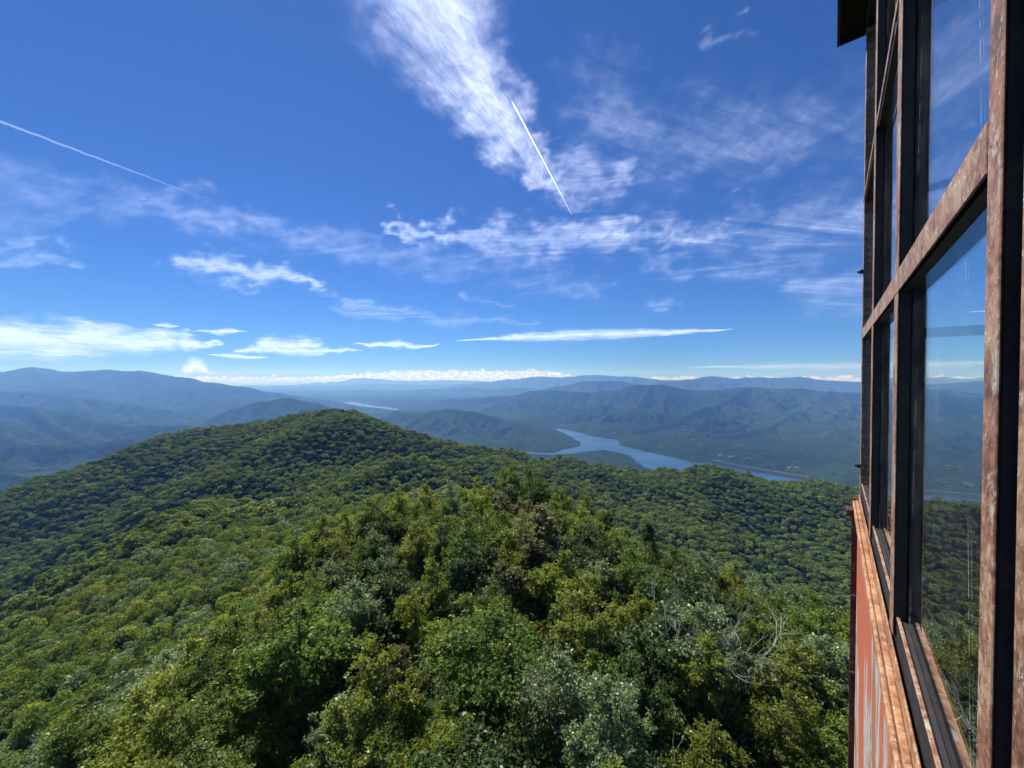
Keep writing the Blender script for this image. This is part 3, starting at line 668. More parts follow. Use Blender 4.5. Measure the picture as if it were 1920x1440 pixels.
def plant(kind, x, y, z, H, rot, wide, label, group=None, lean=0.0):
    cm, tm, H0, Rd = PROTO[kind]
    e = bpy.data.objects.new(NAMES[kind], None); COL.objects.link(e); e.empty_display_size = 0.3
    k = H / H0; e.location = (x, y, z - 0.1); e.scale = (k * wide, k * wide, k); e.rotation_euler = (lean, lean * 0.6, rot)
    t = bpy.data.objects.new('trunk', tm); COL.objects.link(t); t.parent = e
    c = bpy.data.objects.new('crown', cm); COL.objects.link(c); c.parent = e
    return tag(e, label, 'tree', group)

gz = lambda x, y: float(ground_near(np.array([x]), np.array([y]))[0])
# trees whose tops make the outline of the knoll: (px, py of the top, depth, kind, relative width, label)
HERO = [(946, 876, 60, 6, 0.75, 'tallest green tree standing at the top of the knoll'),
        (1000, 886, 57, 0, 0.85, 'broad green tree just right of the tallest tree on the knoll'),
        (893, 899, 62, 1, 0.8, 'yellow-green tree just left of the tallest tree on the knoll'),
        (848, 908, 60, 2, 0.8, 'grey-green tree on the knoll skyline, second left of the tallest'),
        (800, 912, 62, 1, 0.85, 'yellow-green tree on the knoll skyline third left of the tallest'),
        (750, 916, 60, 5, 0.95, 'slim light green tree where the knoll skyline starts to drop left'),
        (703, 945, 58, 3, 0.8, 'dark tree on the left shoulder of the knoll'),
        (650, 965, 61, 1, 0.9, 'yellow-green tree on the left shoulder below the dark tree'),
        (600, 976, 64, 1, 1.0, 'rounded yellow-green tree at the left end of the knoll skyline'),
        (555, 1012, 62, 0, 0.85, 'green tree lowest on the left end of the knoll skyline'),
        (1048, 914, 58, 5, 0.95, 'slim light green tree right of the broad green tree on the knoll'),
        (1100, 938, 56, 1, 0.9, 'yellow-green tree where the knoll skyline drops to the right'),
        (1140, 962, 53, 4, 0.9, 'bronze tinged tree on the right shoulder of the knoll'),
        (1172, 998, 50, 0, 0.8, 'low green tree beside the dark pointed evergreen'),
        (1222, 982, 47, 7, 1.0, 'dark pointed evergreen standing alone on the right skyline of the knoll'),
        (1268, 1030, 47, 3, 0.75, 'small dark tree just right of the dark pointed evergreen'),
        (1318, 1042, 44, 2, 0.9, 'grey-green tree on the right slope behind the bare grey branches'),
        (1378, 1064, 42, 1, 0.8, 'yellow-green tree right of the bare grey branches'),
        (1430, 1086, 41, 2, 0.95, 'pale grey-green tree on the right slope'),
        (1484, 1112, 40, 2, 0.9, 'pale silvery tree on the right slope nearer the tower'),
        (1540, 1130, 38, 0, 0.9, 'green tree on the right slope close to the tower wall'),
        (1592, 1150, 37, 3, 0.9, 'dark tree partly behind the rusty tower wall'),
        (690, 1225, 20, 5, 0.95, 'thin light green tree with its trunk showing, bottom left of centre'),
        (1045, 1235, 19, 2, 0.8, 'grey-green tree with pale leaves at the bottom centre'),
        (1060, 1045, 33, 1, 0.85, 'bright yellow-green tree in the middle of the knoll'),
        (945, 1060, 34, 4, 0.9, 'bronze tinged tree in the middle of the knoll'),
        (880, 1130, 27, 1, 0.85, 'yellow-green tree in the middle of the knoll nearer the tower'),
        (740, 1085, 36, 3, 0.9, 'dark glossy tree in the shaded hollow left of the middle'),
        (1500, 1215, 24, 5, 1.0, 'loose light green tree at the lower right beside the tower'),
        (1250, 1150, 26, 3, 0.9, 'dark tree under the bare grey branches')]
taken = []
for i, (px, py, Y, kind, wd, lab) in enumerate(HERO):
    x, y, zt = P3(px, py, Y); g = gz(x, y); H = zt + CAMZ - g
    H = min(max(H, 4.5), 14.0)
    plant(kind, x, y, zt + CAMZ - H, H * 1.01, random.uniform(0, 6.28), wd * max(0.95, min(1.4, 10.0 / H)), lab)
    taken.append((x, y, 2.6))

# the visible fan of ground, and what hides behind its own ridges
HA = np.radians(np.arange(-62, 62.1, 0.5)); HR = np.arange(6, 1640, 4.0)
hA, hR = np.meshgrid(HA, HR, indexing='ij'); hz = ground(hR * np.sin(hA), hR * np.cos(hA))
tanel = (hz + 5.5 - CAMZ) / hR; runmax = np.maximum.accumulate(tanel, axis=1)
def visible(x, y, z, top):
    a = np.degrees(np.arctan2(x, y)); r = np.hypot(x, y)
    i = np.clip(np.round((a + 62) / 0.5).astype(int), 0, len(HA) - 1); j = np.clip(((r * 0.965 - 6) / 4).astype(int), 0, len(HR) - 1)
    return (z + top - CAMZ) / r > runmax[i, j]
def candidates(r0, r1, step, amax=60):
    g = np.arange(-r1, r1, step); X, Y = np.meshgrid(g, g[g > -step]); X = X.ravel(); Y = Y.ravel()
    X = X + rng.uniform(-0.42, 0.42, len(X)) * step; Y = Y + rng.uniform(-0.42, 0.42, len(Y)) * step
    r = np.hypot(X, Y); a = np.degrees(np.arctan2(X, Y)); k = (r > r0) & (r < r1) & (np.abs(a) < amax)
    return X[k], Y[k]
X, Y = candidates(11.0, 150, 4.4)
keep = np.ones(len(X), bool)
for (tx, ty, tr) in taken: keep &= np.hypot(X - tx, Y - ty) > tr
# nothing grows under the tower cabin
keep &= ~((X > -1.0) & (X < 8) & (Y < 9))
X, Y = X[keep], Y[keep]; Z = ground_near(X, Y)
vis = visible(X, Y, Z, 16.0); X, Y, Z = X[vis], Y[vis], Z[vis]
order = np.argsort(np.hypot(X, Y)); X, Y, Z = X[order], Y[order], Z[order]
NIND = 268
SECT = [(180, 'at the far left edge'), (420, 'on the left slope'), (620, 'left of centre'), (800, 'slightly left of centre'), (960, 'just left of the middle'), (1110, 'just right of the middle'),
        (1260, 'slightly right of centre'), (1420, 'right of centre'), (1560, 'at the right near the tower'), (9999, 'behind the tower windows')]
BAND = [(19, 'in the nearest row'), (28, 'in the second thicket row'), (38, 'in the middle thicket rows'), (50, 'in the far thicket rows'), (66, 'near the thicket skyline'), (88, 'down the slope beyond the thicket'), (999, 'far down the slope')]
used_labels = {}
far_extra = []
skyl = [(-0.75, 0.62), (-0.66, 0.60), (-0.5, 0.40), (-0.36, 0.36), (-0.28, 0.315), (-0.02, 0.262), (0.06, 0.268), (0.12, 0.30), (0.2, 0.345), (0.3, 0.42), (0.42, 0.48), (0.58, 0.52), (0.75, 0.585), (0.9, 0.63), (1.3, 0.68)]
for i in range(len(X)):
    x, y, z = float(X[i]), float(Y[i]), float(Z[i]); r = math.hypot(x, y)
    patch = float(fbm(np.array([x / 30.0]), np.array([y / 30.0 + 5]), 2)[0])
    if x < -0.55 * y: zone = 'left'; w = [2.0, 3.6, 2.4, 0.5, 0.8, 1.4, 1.6, 0.05]
    elif x > 0.45 * y: zone = 'right'; w = [2.2, 1.2, 2.6, 1.3, 0.6, 1.2, 1.2, 0.1]
    else: zone = 'mid'; w = [1.8, 1.6, 1.6, 2.0, 1.4, 1.3, 1.0, 0.1]
    w[1] *= math.exp(1.2 * patch); w[2] *= math.exp(-1.0 * patch); w[5] *= math.exp(patch)
    kind = random.choices(range(8), w)[0]
    H = random.uniform(6.3, 10.2) if r > 30 else random.uniform(4.8, 8.6)
    if y > 25 and -0.7 < x / y < 0.95 and r < 75:     # keep the knoll's outline where the photograph has it
        T = np.interp(x / y, [p[0] for p in skyl], [p[1] for p in skyl]) + 0.012
        H = min(H, -T * y + CAMZ - z)
        if H < 3.0: continue
    if i < NIND and r < 140:
        pxx = 960 + FPX * x / y; ps = next(t for lim_, t in SECT if pxx < lim_); pb = next(t for lim_, t in BAND if r < lim_)
        sz = 'low ' if H < 5.6 else ('' if H < 8.2 else 'high ')
        lab = sz + KINDS[kind][10] + ' ' + pb + ', ' + ps
        grp = used_labels.setdefault(lab, {'left': 'trees on the slope left of the tower', 'right': 'trees on the slope right of the tower', 'mid': 'trees of the foreground thicket'}[zone])
        plant(kind, x, y, z, H, random.uniform(0, 6.28), random.uniform(0.9, 1.25), lab, grp, lean=random.uniform(-0.05, 0.05))
    else: far_extra.append((x, y, z))
print('near trees', len(X), 'left for the forest', len(far_extra))

# ---- the rest of the forest: one object, geometry nodes on points
def lod_crown(seed, Rad, H, ncl, per, leaf, flat=0.7):
    r = np.random.default_rng(seed); C = rvec(ncl, r) * (r.uniform(0.35, 1.0, ncl)[:, None] ** 0.5) * np.array([Rad, Rad, H * 0.42]) * 0.82; C[:, 2] += H * 0.56
    ci = np.repeat(np.arange(ncl), per); d = rvec(len(ci), r); cr = Rad * 0.36 * r.uniform(0.7, 1.3, ncl)[ci][:, None]
    d[:, 2] = np.abs(d[:, 2]) * 0.9 - 0.25
    P = C[ci] + d * cr * r.uniform(0.75, 1.05, len(ci))[:, None]
    Nn = d + rvec(len(ci), r) * 0.55; Nn /= np.linalg.norm(Nn, axis=1, keepdims=True)
    return leaf_quads(P, Nn, leaf, r, 0.75, 0.12)
def far_crown(seed):
    r = np.random.default_rng(seed); parts = []
    n = 9; a = np.arange(n) * 2.4 + r.uniform(-.4, .4, n); q = 2.9 * np.sqrt((np.arange(n) + 0.2) / n)
    for k in range(n):
        c = np.array([math.cos(a[k]) * q[k], math.sin(a[k]) * q[k], 6.6 - 0.32 * q[k] ** 1.5 * r.uniform(0.6, 1.2)]); R0 = r.uniform(1.2, 1.9)
        m_ = 44; d = rvec(m_, r); d[:, 2] = np.where(d[:, 2] < -0.3, -d[:, 2], d[:, 2]); P = c + d * R0 * r.uniform(0.8, 1.12, (m_, 1))
        N_ = d + rvec(m_, r) * 0.38; N_ /= np.linalg.norm(N_, axis=1, keepdims=True); parts.append(leaf_quads(P, N_, 1.05, r, 0.8, 0.08))
    return join(parts)
def gn_scatter(name, P, scl, rot, var, meshes, matname):
    me = bpy.data.meshes.new(name); me.vertices.add(len(P)); me.vertices.foreach_set('co', np.ascontiguousarray(P, dtype=np.float32).ravel())
    for nm, ty, arr in (('size', 'FLOAT_VECTOR', scl), ('turn', 'FLOAT_VECTOR', rot), ('kind_index', 'INT', var)):
        a = me.attributes.new(nm, ty, 'POINT'); a.data.foreach_set('vector' if ty == 'FLOAT_VECTOR' else 'value', np.ascontiguousarray(arr, dtype=np.int32 if ty == 'INT' else np.float32).ravel())
    me.update(); o = link(name, me)
    pc = bpy.data.collections.new(name + '_kinds')
    for k, m_ in enumerate(meshes):
        q = bpy.data.objects.new('%s_kind_%02d' % (name, k), m_); pc.objects.link(q)
    ng = bpy.data.node_groups.new(name, 'GeometryNodeTree')
    ng.interface.new_socket('Geometry', in_out='INPUT', socket_type='NodeSocketGeometry'); ng.interface.new_socket('Geometry', in_out='OUTPUT', socket_type='NodeSocketGeometry')
    N, L = ng.nodes, ng.links; gi = N.new('NodeGroupInput'); go = N.new('NodeGroupOutput')
    ip = N.new('GeometryNodeInstanceOnPoints'); ci = N.new('GeometryNodeCollectionInfo'); ci.inputs['Collection'].default_value = pc
    ci.inputs['Separate Children'].default_value = True; ci.inputs['Reset Children'].default_value = True
    def attr(nm, ty):
        n = N.new('GeometryNodeInputNamedAttribute'); n.data_type = ty; n.inputs['Name'].default_value = nm; return n.outputs['Attribute']
    L.new(gi.outputs[0], ip.inputs['Points']); L.new(ci.outputs[0], ip.inputs['Instance']); ip.inputs['Pick Instance'].default_value = True
    L.new(attr('kind_index', 'INT'), ip.inputs['Instance Index']); L.new(attr('turn', 'FLOAT_VECTOR'), ip.inputs['Rotation']); L.new(attr('size', 'FLOAT_VECTOR'), ip.inputs['Scale'])
    L.new(ip.outputs[0], go.inputs[0])
    md = o.modifiers.new('scatter', 'NODES'); md.node_group = ng
    return tag(o, kind='stuff')
MATS_MID = [M_GREEN, M_OLIVE, M_GREY, M_GREEN, M_DARK, FOREST]
crowns = []
for k in range(6):
    v, f = lod_crown(100 + k, 3.1, 8.6, 46, 48, 0.40); m_ = np_mesh('mid_crown', v, f); m_.materials.append(MATS_MID[k]); crowns.append(m_)
for k in range(6):
    v, f = far_crown(200 + k); m_ = np_mesh('far_crown', v, f); m_.materials.append(FOREST); crowns.append(m_)
fx = np.array([p[0] for p in far_extra]); fy = np.array([p[1] for p in far_extra])
X1, Y1 = candidates(150, 330, 4.8); X2, Y2 = candidates(330, 1500, 6.6)
X = np.concatenate([fx, X1, X2]); Y = np.concatenate([fy, Y1, Y2]); Z = ground(X, Y)
vis = visible(X, Y, Z, 15.0); X, Y, Z = X[vis], Y[vis], Z[vis]; r = np.hypot(X, Y); n = len(X)
pn = fbm(X / 45, Y / 45 + 5, 3) + rng.normal(0, 0.35, n)
var_mid = np.select([pn > 0.45, pn > 0.1, pn > -0.15, pn > -0.5], [1, 0, 3, 2], 5); var_mid = np.where(rng.random(n) < 0.08, 4, var_mid)
var = np.where(r < 270, var_mid, 6 + rng.integers(0, 6, n))
sc3 = np.where(r < 270, 1.0, 1.06)[:, None] * (rng.uniform(0.70, 1.2, n) + (rng.random(n) < 0.10) * rng.uniform(0.1, 0.45, n))[:, None] * np.column_stack([rng.uniform(0.9, 1.1, n), rng.uniform(0.9, 1.1, n), rng.uniform(0.85, 1.15, n)])
rot = np.column_stack([rng.uniform(-0.12, 0.12, (n, 2)), rng.uniform(0, 6.28, n)])
gn_scatter('forest', np.column_stack([X, Y, Z - 0.6]), sc3, rot, var, crowns, None)
print('forest', n)
# ---- shrubs and saplings on the ground of the knoll
bush = []
for k in range(4):
    v, f = lod_crown(300 + k, 0.9, 1.7, 16, 26, 0.15); m_ = np_mesh('bush', v, f); m_.materials.append([M_GREEN, M_DARK, M_GREY, M_OLIVE][k]); bush.append(m_)
X, Y = candidates(5, 62, 1.35, 64); Z = ground_near(X, Y); n = len(X)
gn_scatter('undergrowth', np.column_stack([X, Y, Z - 0.1]), rng.uniform(0.5, 1.5, (n, 1)) * np.ones((1, 3)), np.column_stack([np.zeros((n, 2)), rng.uniform(0, 6.28, n)]), rng.integers(0, 4, n), bush, None)

# ---- dead, leafless trees
def bare_tree(seed, H, spread, depth=5, lean=(0, 0)):
    r = np.random.default_rng(seed); parts = []
    def grow(p, d, L, rad, k):
        n = 5; pts = [p]; dd = d.copy()
        for _ in range(n): dd = dd + r.normal(0, 0.13, 3) + np.array([0, 0, 0.02]); dd /= np.linalg.norm(dd); pts.append(pts[-1] + dd * L / n)
        parts.append(tube(pts, np.linspace(rad, rad * 0.5, n + 1), 5 if k < 2 else 4))
        if k >= depth: return
        for q in range(r.integers(2, 4) + (1 if k < 2 else 0)):
            at = pts[r.integers(2, n + 1)]; nd_ = dd + rvec(1, r)[0] * spread; nd_[2] += 0.12; nd_ /= np.linalg.norm(nd_)
            grow(at, nd_, L * r.uniform(0.5, 0.85), max(rad * 0.55, 0.004), k + 1)
    d0 = np.array([lean[0], lean[1], 1.0]); d0 /= np.linalg.norm(d0)
    grow(np.zeros(3), d0, H * 0.42, 0.0085 * H, 0)
    return join(parts)
def plant_bare(px, py_base, Y, ztop_py, label, seed, spread, lean=(0, 0), depth=5):
    x, y, _ = P3(px, py_base, Y); g = gz(x, y); H = max(3.0, -(ztop_py - HORIZ) / FPX * Y + CAMZ - g)
    v, f = bare_tree(seed, H, spread, depth, lean); me = np_mesh('dead_tree', v, f, smooth=True)
    o = link('dead_tree', me, DEADWOOD, loc=(x, y, g - 0.1)); tag(o, label, 'dead tree'); return o
plant_bare(1285, 1240, 25, 1050, 'bare grey dead tree with spreading leafless branches right of centre', 5, 0.75, (0.25, -0.1))
plant_bare(1370, 1240, 26, 1120, 'second leafless grey tree leaning right, nearer the tower wall', 9, 0.85, (0.5, 0.0))
plant_bare(500, 1330, 28, 1235, 'small leafless tree with fine twigs at the lower left of centre', 12, 0.7, (-0.2, 0), 4)
plant_bare(515, 1150, 46, 1090, 'thin leafless grey tree among the dark crowns left of centre', 14, 0.6, (0, 0), 4)
plant_bare(1215, 1430, 16.5, 1372, 'pale broken dead limb low at the bottom right of centre', 21, 0.9, (0.9, 0.0), 3)


# ------------------------------------------------------------------ the steel lookout cabin beside the camera
WA = math.atan((1562 - 960) / FPX)               # the wall runs this far right of the view
WS, WC = math.sin(WA), math.cos(WA)
U0, N0 = 1.4, -1.65                               # cabin centre in wall coordinates (along the wall, outward)
GB = -20.4                                        # tower foot relative to the camera
tower = bpy.data.objects.new('lookout_tower', None); COL.objects.link(tower)
tower.location = (U0 * WS - N0 * WC, U0 * WC + N0 * WS, CAMZ + GB); tower.rotation_euler = (0, 0, R(90) - WA)
tag(tower, 'rusty steel lookout tower cabin with tall glazed windows at the right', 'lookout tower')

def rust_mat(name, pal, pale, streak=0.5):
    m, nt, out = new_mat(name); tc = nd(nt, 'ShaderNodeTexCoord'); O = tc.outputs['Object']
    n1 = tex(nt, O, 9.0, 8, 0.68, 0.6); n2 = tex(nt, O, 55.0, 6, 0.75); n3 = tex(nt, mapping(nt, O, (9, 14, 5)), 2.6, 9, 0.74, 0.5); n4 = tex(nt, O, 130.0, 3)
    c = rmp(nt, mth(nt, 'MULTIPLY_ADD', n2, 0.45, mth(nt, 'MULTIPLY', n1, 0.6)), [(0.42, pal[0]), (0.52, pal[1]), (0.60, pal[2])])
    c = mix(nt, mth(nt, 'MULTIPLY', rmp(nt, mth(nt, 'MULTIPLY_ADD', n2, 0.3, mth(nt, 'MULTIPLY', n3, 0.8)), [(0.58, 0.0), (0.66, 1.0)]), streak), c, pale)
    c = mix(nt, mth(nt, 'MULTIPLY', rmp(nt, mth(nt, 'ADD', n4, mth(nt, 'MULTIPLY', n1, 0.3)), [(0.80, 0.0), (0.86, 1.0)]), 0.8), c, (0.75, 0.72, 0.66))
    p = nd(nt, 'ShaderNodeBsdfPrincipled'); nt.links.new(c, p.inputs['Base Color']); nt.links.new(rmp(nt, n2, [(0.3, 0.45), (0.7, 0.85)]), p.inputs['Roughness'])
    bp = nd(nt, 'ShaderNodeBump', Strength=0.5, Distance=0.002, Height=mth(nt, 'ADD', n2, n1)); nt.links.new(bp.outputs[0], p.inputs['Normal'])
    nt.links.new(p.outputs[0], out.inputs['Surface']); return m
RUST = rust_mat('rusty_steel', ((0.10, 0.042, 0.026), (0.27, 0.125, 0.070), (0.38, 0.25, 0.16)), (0.44, 0.43, 0.33), 0.8)
RUST2 = rust_mat('rusty_steel_orange', ((0.17, 0.072, 0.036), (0.34, 0.155, 0.070), (0.46, 0.26, 0.12)), (0.60, 0.50, 0.36), 0.35)
MAROON = rust_mat('maroon_steel', ((0.05, 0.012, 0.012), (0.10, 0.022, 0.02), (0.16, 0.05, 0.035)), (0.3, 0.2, 0.16), 0.2)
def dark_steel():
    m, nt, out = new_mat('near_black_steel'); tc = nd(nt, 'ShaderNodeTexCoord'); O = tc.outputs['Object']
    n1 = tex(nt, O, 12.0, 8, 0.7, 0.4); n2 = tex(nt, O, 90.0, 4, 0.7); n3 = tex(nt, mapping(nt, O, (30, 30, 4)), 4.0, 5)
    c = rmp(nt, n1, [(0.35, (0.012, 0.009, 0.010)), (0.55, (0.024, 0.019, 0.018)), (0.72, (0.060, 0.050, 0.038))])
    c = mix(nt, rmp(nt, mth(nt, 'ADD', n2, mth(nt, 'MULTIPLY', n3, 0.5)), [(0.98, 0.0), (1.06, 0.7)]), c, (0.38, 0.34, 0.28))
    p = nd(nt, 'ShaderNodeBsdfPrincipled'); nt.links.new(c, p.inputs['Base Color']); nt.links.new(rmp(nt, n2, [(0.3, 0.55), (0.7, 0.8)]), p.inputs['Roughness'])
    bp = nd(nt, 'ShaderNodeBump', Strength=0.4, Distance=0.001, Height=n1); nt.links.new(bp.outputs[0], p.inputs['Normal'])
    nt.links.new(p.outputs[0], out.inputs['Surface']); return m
DARK = dark_steel()  # near-black mottled colour with paler flecks, for webs, rails and frames
def peel_paint():
    """orange red primer showing through weathered grey and rust, in long vertical patches"""
    m, nt, out = new_mat('peeling_paint'); tc = nd(nt, 'ShaderNodeTexCoord'); O = tc.outputs['Object']
    big = tex(nt, mapping(nt, O, (1.15, 1, 0.6)), 1.35, 5, 0.62, 0.5); st = tex(nt, mapping(nt, O, (8, 1, 1.1)), 1.6, 9, 0.78, 0.5); fine = tex(nt, mapping(nt, O, (60, 1, 6)), 2.0, 6, 0.8)
    k = mth(nt, 'ADD', big, mth(nt, 'MULTIPLY', mth(nt, 'SUBTRACT', st, 0.5), 0.26)); k = mth(nt, 'ADD', k, mth(nt, 'MULTIPLY', mth(nt, 'SUBTRACT', fine, 0.5), 0.16))
    red = mix(nt, fine, (0.42, 0.095, 0.045), (0.55, 0.165, 0.08)); grey = mix(nt, st, (0.32, 0.34, 0.35), (0.56, 0.57, 0.56)); brown = mix(nt, st, (0.26, 0.11, 0.05), (0.45, 0.22, 0.10))
    c = mix(nt, rmp(nt, k, [(0.430, 0.0), (0.450, 1.0)]), brown, grey); c = mix(nt, rmp(nt, k, [(0.484, 0.0), (0.508, 1.0)]), c, red)
    p = nd(nt, 'ShaderNodeBsdfPrincipled', Roughness=0.6); nt.links.new(c, p.inputs['Base Color'])
    bp = nd(nt, 'ShaderNodeBump', Strength=0.5, Distance=0.002, Height=k); nt.links.new(bp.outputs[0], p.inputs['Normal'])
    nt.links.new(p.outputs[0], out.inputs['Surface']); return m
PEEL = peel_paint()
def glass_mat():
    m, nt, out = new_mat('window_glass'); ge = nd(nt, 'ShaderNodeNewGeometry'); tc = nd(nt, 'ShaderNodeTexCoord'); O = tc.outputs['Object']
    dt = nd(nt, 'ShaderNodeVectorMath'); dt.operation = 'DOT_PRODUCT'; nt.links.new(ge.outputs['Normal'], dt.inputs[0]); nt.links.new(ge.outputs['Incoming'], dt.inputs[1])
    c = mth(nt, 'SUBTRACT', 1.0, mth(nt, 'ABSOLUTE', dt.outputs['Value']), clamp=True)
    F = mth(nt, 'MULTIPLY_ADD', mth(nt, 'POWER', c, 5.0), 0.96, 0.04, clamp=True)
    gl = nd(nt, 'ShaderNodeBsdfGlossy', Color=(1, 1, 1, 1), Roughness=0.0); tr = nd(nt, 'ShaderNodeBsdfTransparent', Color=(0.93, 0.96, 0.95, 1))
    ms = nd(nt, 'ShaderNodeMixShader'); nt.links.new(F, ms.inputs[0]); nt.links.new(tr.outputs[0], ms.inputs[1]); nt.links.new(gl.outputs[0], ms.inputs[2])
    # scratches and a film of dust
    w = nd(nt, 'ShaderNodeTexVoronoi', Scale=3.2); w.feature = 'DISTANCE_TO_EDGE'
    nt.links.new(mapping(nt, O, (1.1, 1.0, 0.20), (0, R(22), 0)), w.inputs['Vector'])
    sn = tex(nt, O, 5.0, 4); brk = tex(nt, mapping(nt, O, (3, 3, 9)), 6.0, 4)
    scr = mth(nt, 'MULTIPLY', rmp(nt, w.outputs['Distance'], [(0.0, 1.0), (0.005, 0.0)]), mth(nt, 'MULTIPLY', rmp(nt, sn, [(0.47, 0.0), (0.54, 1.0)]), rmp(nt, brk, [(0.42, 0.0), (0.50, 1.0)])))
    dust = mth(nt, 'ADD', mth(nt, 'MULTIPLY', rmp(nt, tex(nt, O, 7.0, 8, 0.7), [(0.4, 0.0), (0.75, 1.0)]), 0.02), mth(nt, 'MULTIPLY', scr, 0.4), clamp=True)
    df = nd(nt, 'ShaderNodeBsdfDiffuse', Color=(0.7, 0.7, 0.68, 1)); m2 = nd(nt, 'ShaderNodeMixShader'); nt.links.new(dust, m2.inputs[0]); nt.links.new(ms.outputs[0], m2.inputs[1]); nt.links.new(df.outputs[0], m2.inputs[2])
    nt.links.new(m2.outputs[0], out.inputs['Surface']); return m
GLASS = glass_mat()
BOLT = plain('bolt_steel', (0.06, 0.035, 0.03), 0.6, 0.3, 0.3, 40); WOODF = plain('floor_boards', (0.10, 0.07, 0.045), 0.8, 0, 0.3, 2.0)
ROOFM = plain('roof_sheet', (0.05, 0.045, 0.04), 0.7, 0.2, 0.3, 3.0); SOFFIT = plain('soffit_boards', (0.035, 0.03, 0.025), 0.9, 0, 0.3, 6.0)

def boxes(name, bs, mat, parent=tower, bevel=0.0):
    """bs: (u0,u1, n0,n1, z0,z1) in wall coordinates relative to the camera; joined into ONE part"""
    V = []; F = []
    for (u0, u1, n0, n1, z0, z1) in bs:
        o = len(V); V += [(u - U0, n - N0, z - GB) for u in (u0, u1) for n in (n0, n1) for z in (z0, z1)]
        F += [tuple(o + i for i in f) for f in ((0, 1, 3, 2), (4, 6, 7, 5), (0, 4, 5, 1), (2, 3, 7, 6), (0, 2, 6, 4), (1, 5, 7, 3))]
    c = Vector((sum(v[0] for v in V) / len(V), sum(v[1] for v in V) / len(V), sum(v[2] for v in V) / len(V)))
    me = bpy.data.meshes.new(name); me.from_pydata([tuple(Vector(v) - c) for v in V], [], F); me.update()
    if bevel:
        import bmesh
        bm = bmesh.new(); bm.from_mesh(me); bmesh.ops.bevel(bm, geom=bm.edges[:], offset=bevel, segments=1, affect='EDGES'); bm.to_mesh(me); bm.free()
    o = link(name, me, mat); o.parent = parent
    o.location = c if parent is tower else c - parent.location
    return o
D = -0.13; UE = 2.95; UN = -0.20; NB = -3.2
# long wall beside the camera
boxes('wall_panel', [(UN, UE - 0.012, -0.120, -0.115, -2.3, -0.713)], PEEL)
boxes('corner_post', [(UE - 0.010, UE + 0.05, -0.150, -0.1245, -2.3, 1.96), (UE + 0.044, UE + 0.05, -0.124, -0.092, -2.3, -0.70)], RUST, bevel=0.002)
boxes('corner_flange', [(UE + 0.030, UE + 0.043, -0.123, -0.090, -2.3, -0.70)], MAROON, bevel=0.0015)
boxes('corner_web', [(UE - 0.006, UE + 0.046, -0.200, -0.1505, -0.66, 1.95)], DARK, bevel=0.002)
sill = boxes('window_sill', [(UN, UE, -0.1180, -0.1050, -0.708, -0.700)], RUST2, bevel=0.002)
boxes('sill_lip', [(UN, UE - 0.003, -0.1045, -0.0930, -0.740, -0.7015)], RUST2, parent=sill, bevel=0.004)
boxes('sill_upstand', [(UN, UE - 0.02, -0.1225, -0.1182, -0.712, -0.662)], RUST2, parent=sill, bevel=0.0012)
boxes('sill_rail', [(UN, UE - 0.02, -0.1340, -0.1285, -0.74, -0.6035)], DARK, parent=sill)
boxes('sill_cap', [(UN, UE - 0.02, -0.1350, -0.1280, -0.6030, -0.5985)], RUST, parent=sill, bevel=0.001)
POSTS = [(0.585, 0.629), (1.352, 1.424), (2.125, 2.198)]
for k, (a, b) in enumerate(POSTS):
    z0 = -0.6500
    p = boxes('mullion', [(a, b, -0.1240, -0.1215, z0, 1.95)], RUST, bevel=0.0015)
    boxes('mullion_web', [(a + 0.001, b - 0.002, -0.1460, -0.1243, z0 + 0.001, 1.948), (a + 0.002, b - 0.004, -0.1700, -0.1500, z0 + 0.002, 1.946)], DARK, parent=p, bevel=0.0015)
boxes('jamb_strip', [(0.44, 0.5560, -0.1340, -0.1280, -0.6500, 1.95)], RUST, bevel=0.001)
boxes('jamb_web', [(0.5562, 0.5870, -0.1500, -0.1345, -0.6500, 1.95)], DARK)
tr1 = boxes('transom', [(0.6295, UE - 0.012, -0.1235, -0.1203, 0.213, 0.268)], RUST, bevel=0.001)
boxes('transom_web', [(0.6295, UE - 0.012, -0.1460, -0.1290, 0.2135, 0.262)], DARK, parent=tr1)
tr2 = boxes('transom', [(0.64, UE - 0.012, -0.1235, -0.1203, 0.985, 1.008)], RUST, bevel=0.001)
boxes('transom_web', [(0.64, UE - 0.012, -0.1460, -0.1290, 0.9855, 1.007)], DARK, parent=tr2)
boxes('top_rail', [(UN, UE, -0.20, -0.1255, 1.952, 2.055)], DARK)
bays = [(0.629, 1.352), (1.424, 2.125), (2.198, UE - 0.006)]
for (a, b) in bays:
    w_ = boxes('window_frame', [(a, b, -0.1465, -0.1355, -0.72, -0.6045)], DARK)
    for (z0, z1) in ((-0.6040, 0.2650), (0.2660, 1.0), (1.001, 1.9505)):
        boxes('pane', [(a + 0.0005, b - 0.0005, -0.1495, -0.1470, z0, z1)], GLASS, parent=w_)
# bolts and the hinge bracket on the far corner
for (u, n0, z, r) in ((UE - 0.01, -0.1245, 0.60, 0.011), (UE - 0.01, -0.1245, -0.50, 0.011), (UE + 0.02, -0.115, -1.27, 0.012), (UE + 0.02, -0.115, -1.72, 0.012), (0.70, -0.0925, -0.722, 0.006)):
    boxes('bolt', [(u - r, u + r, n0, n0 + 0.016, z - r, z + r), (u - r * 0.5, u + r * 0.5, n0 + 0.016, n0 + 0.026, z - r * 0.5, z + r * 0.5)], BOLT, bevel=0.002)
boxes('hinge_bracket', [(2.74, 2.80, -0.0925, -0.060, -0.745, -0.705)], MAROON, bevel=0.006)
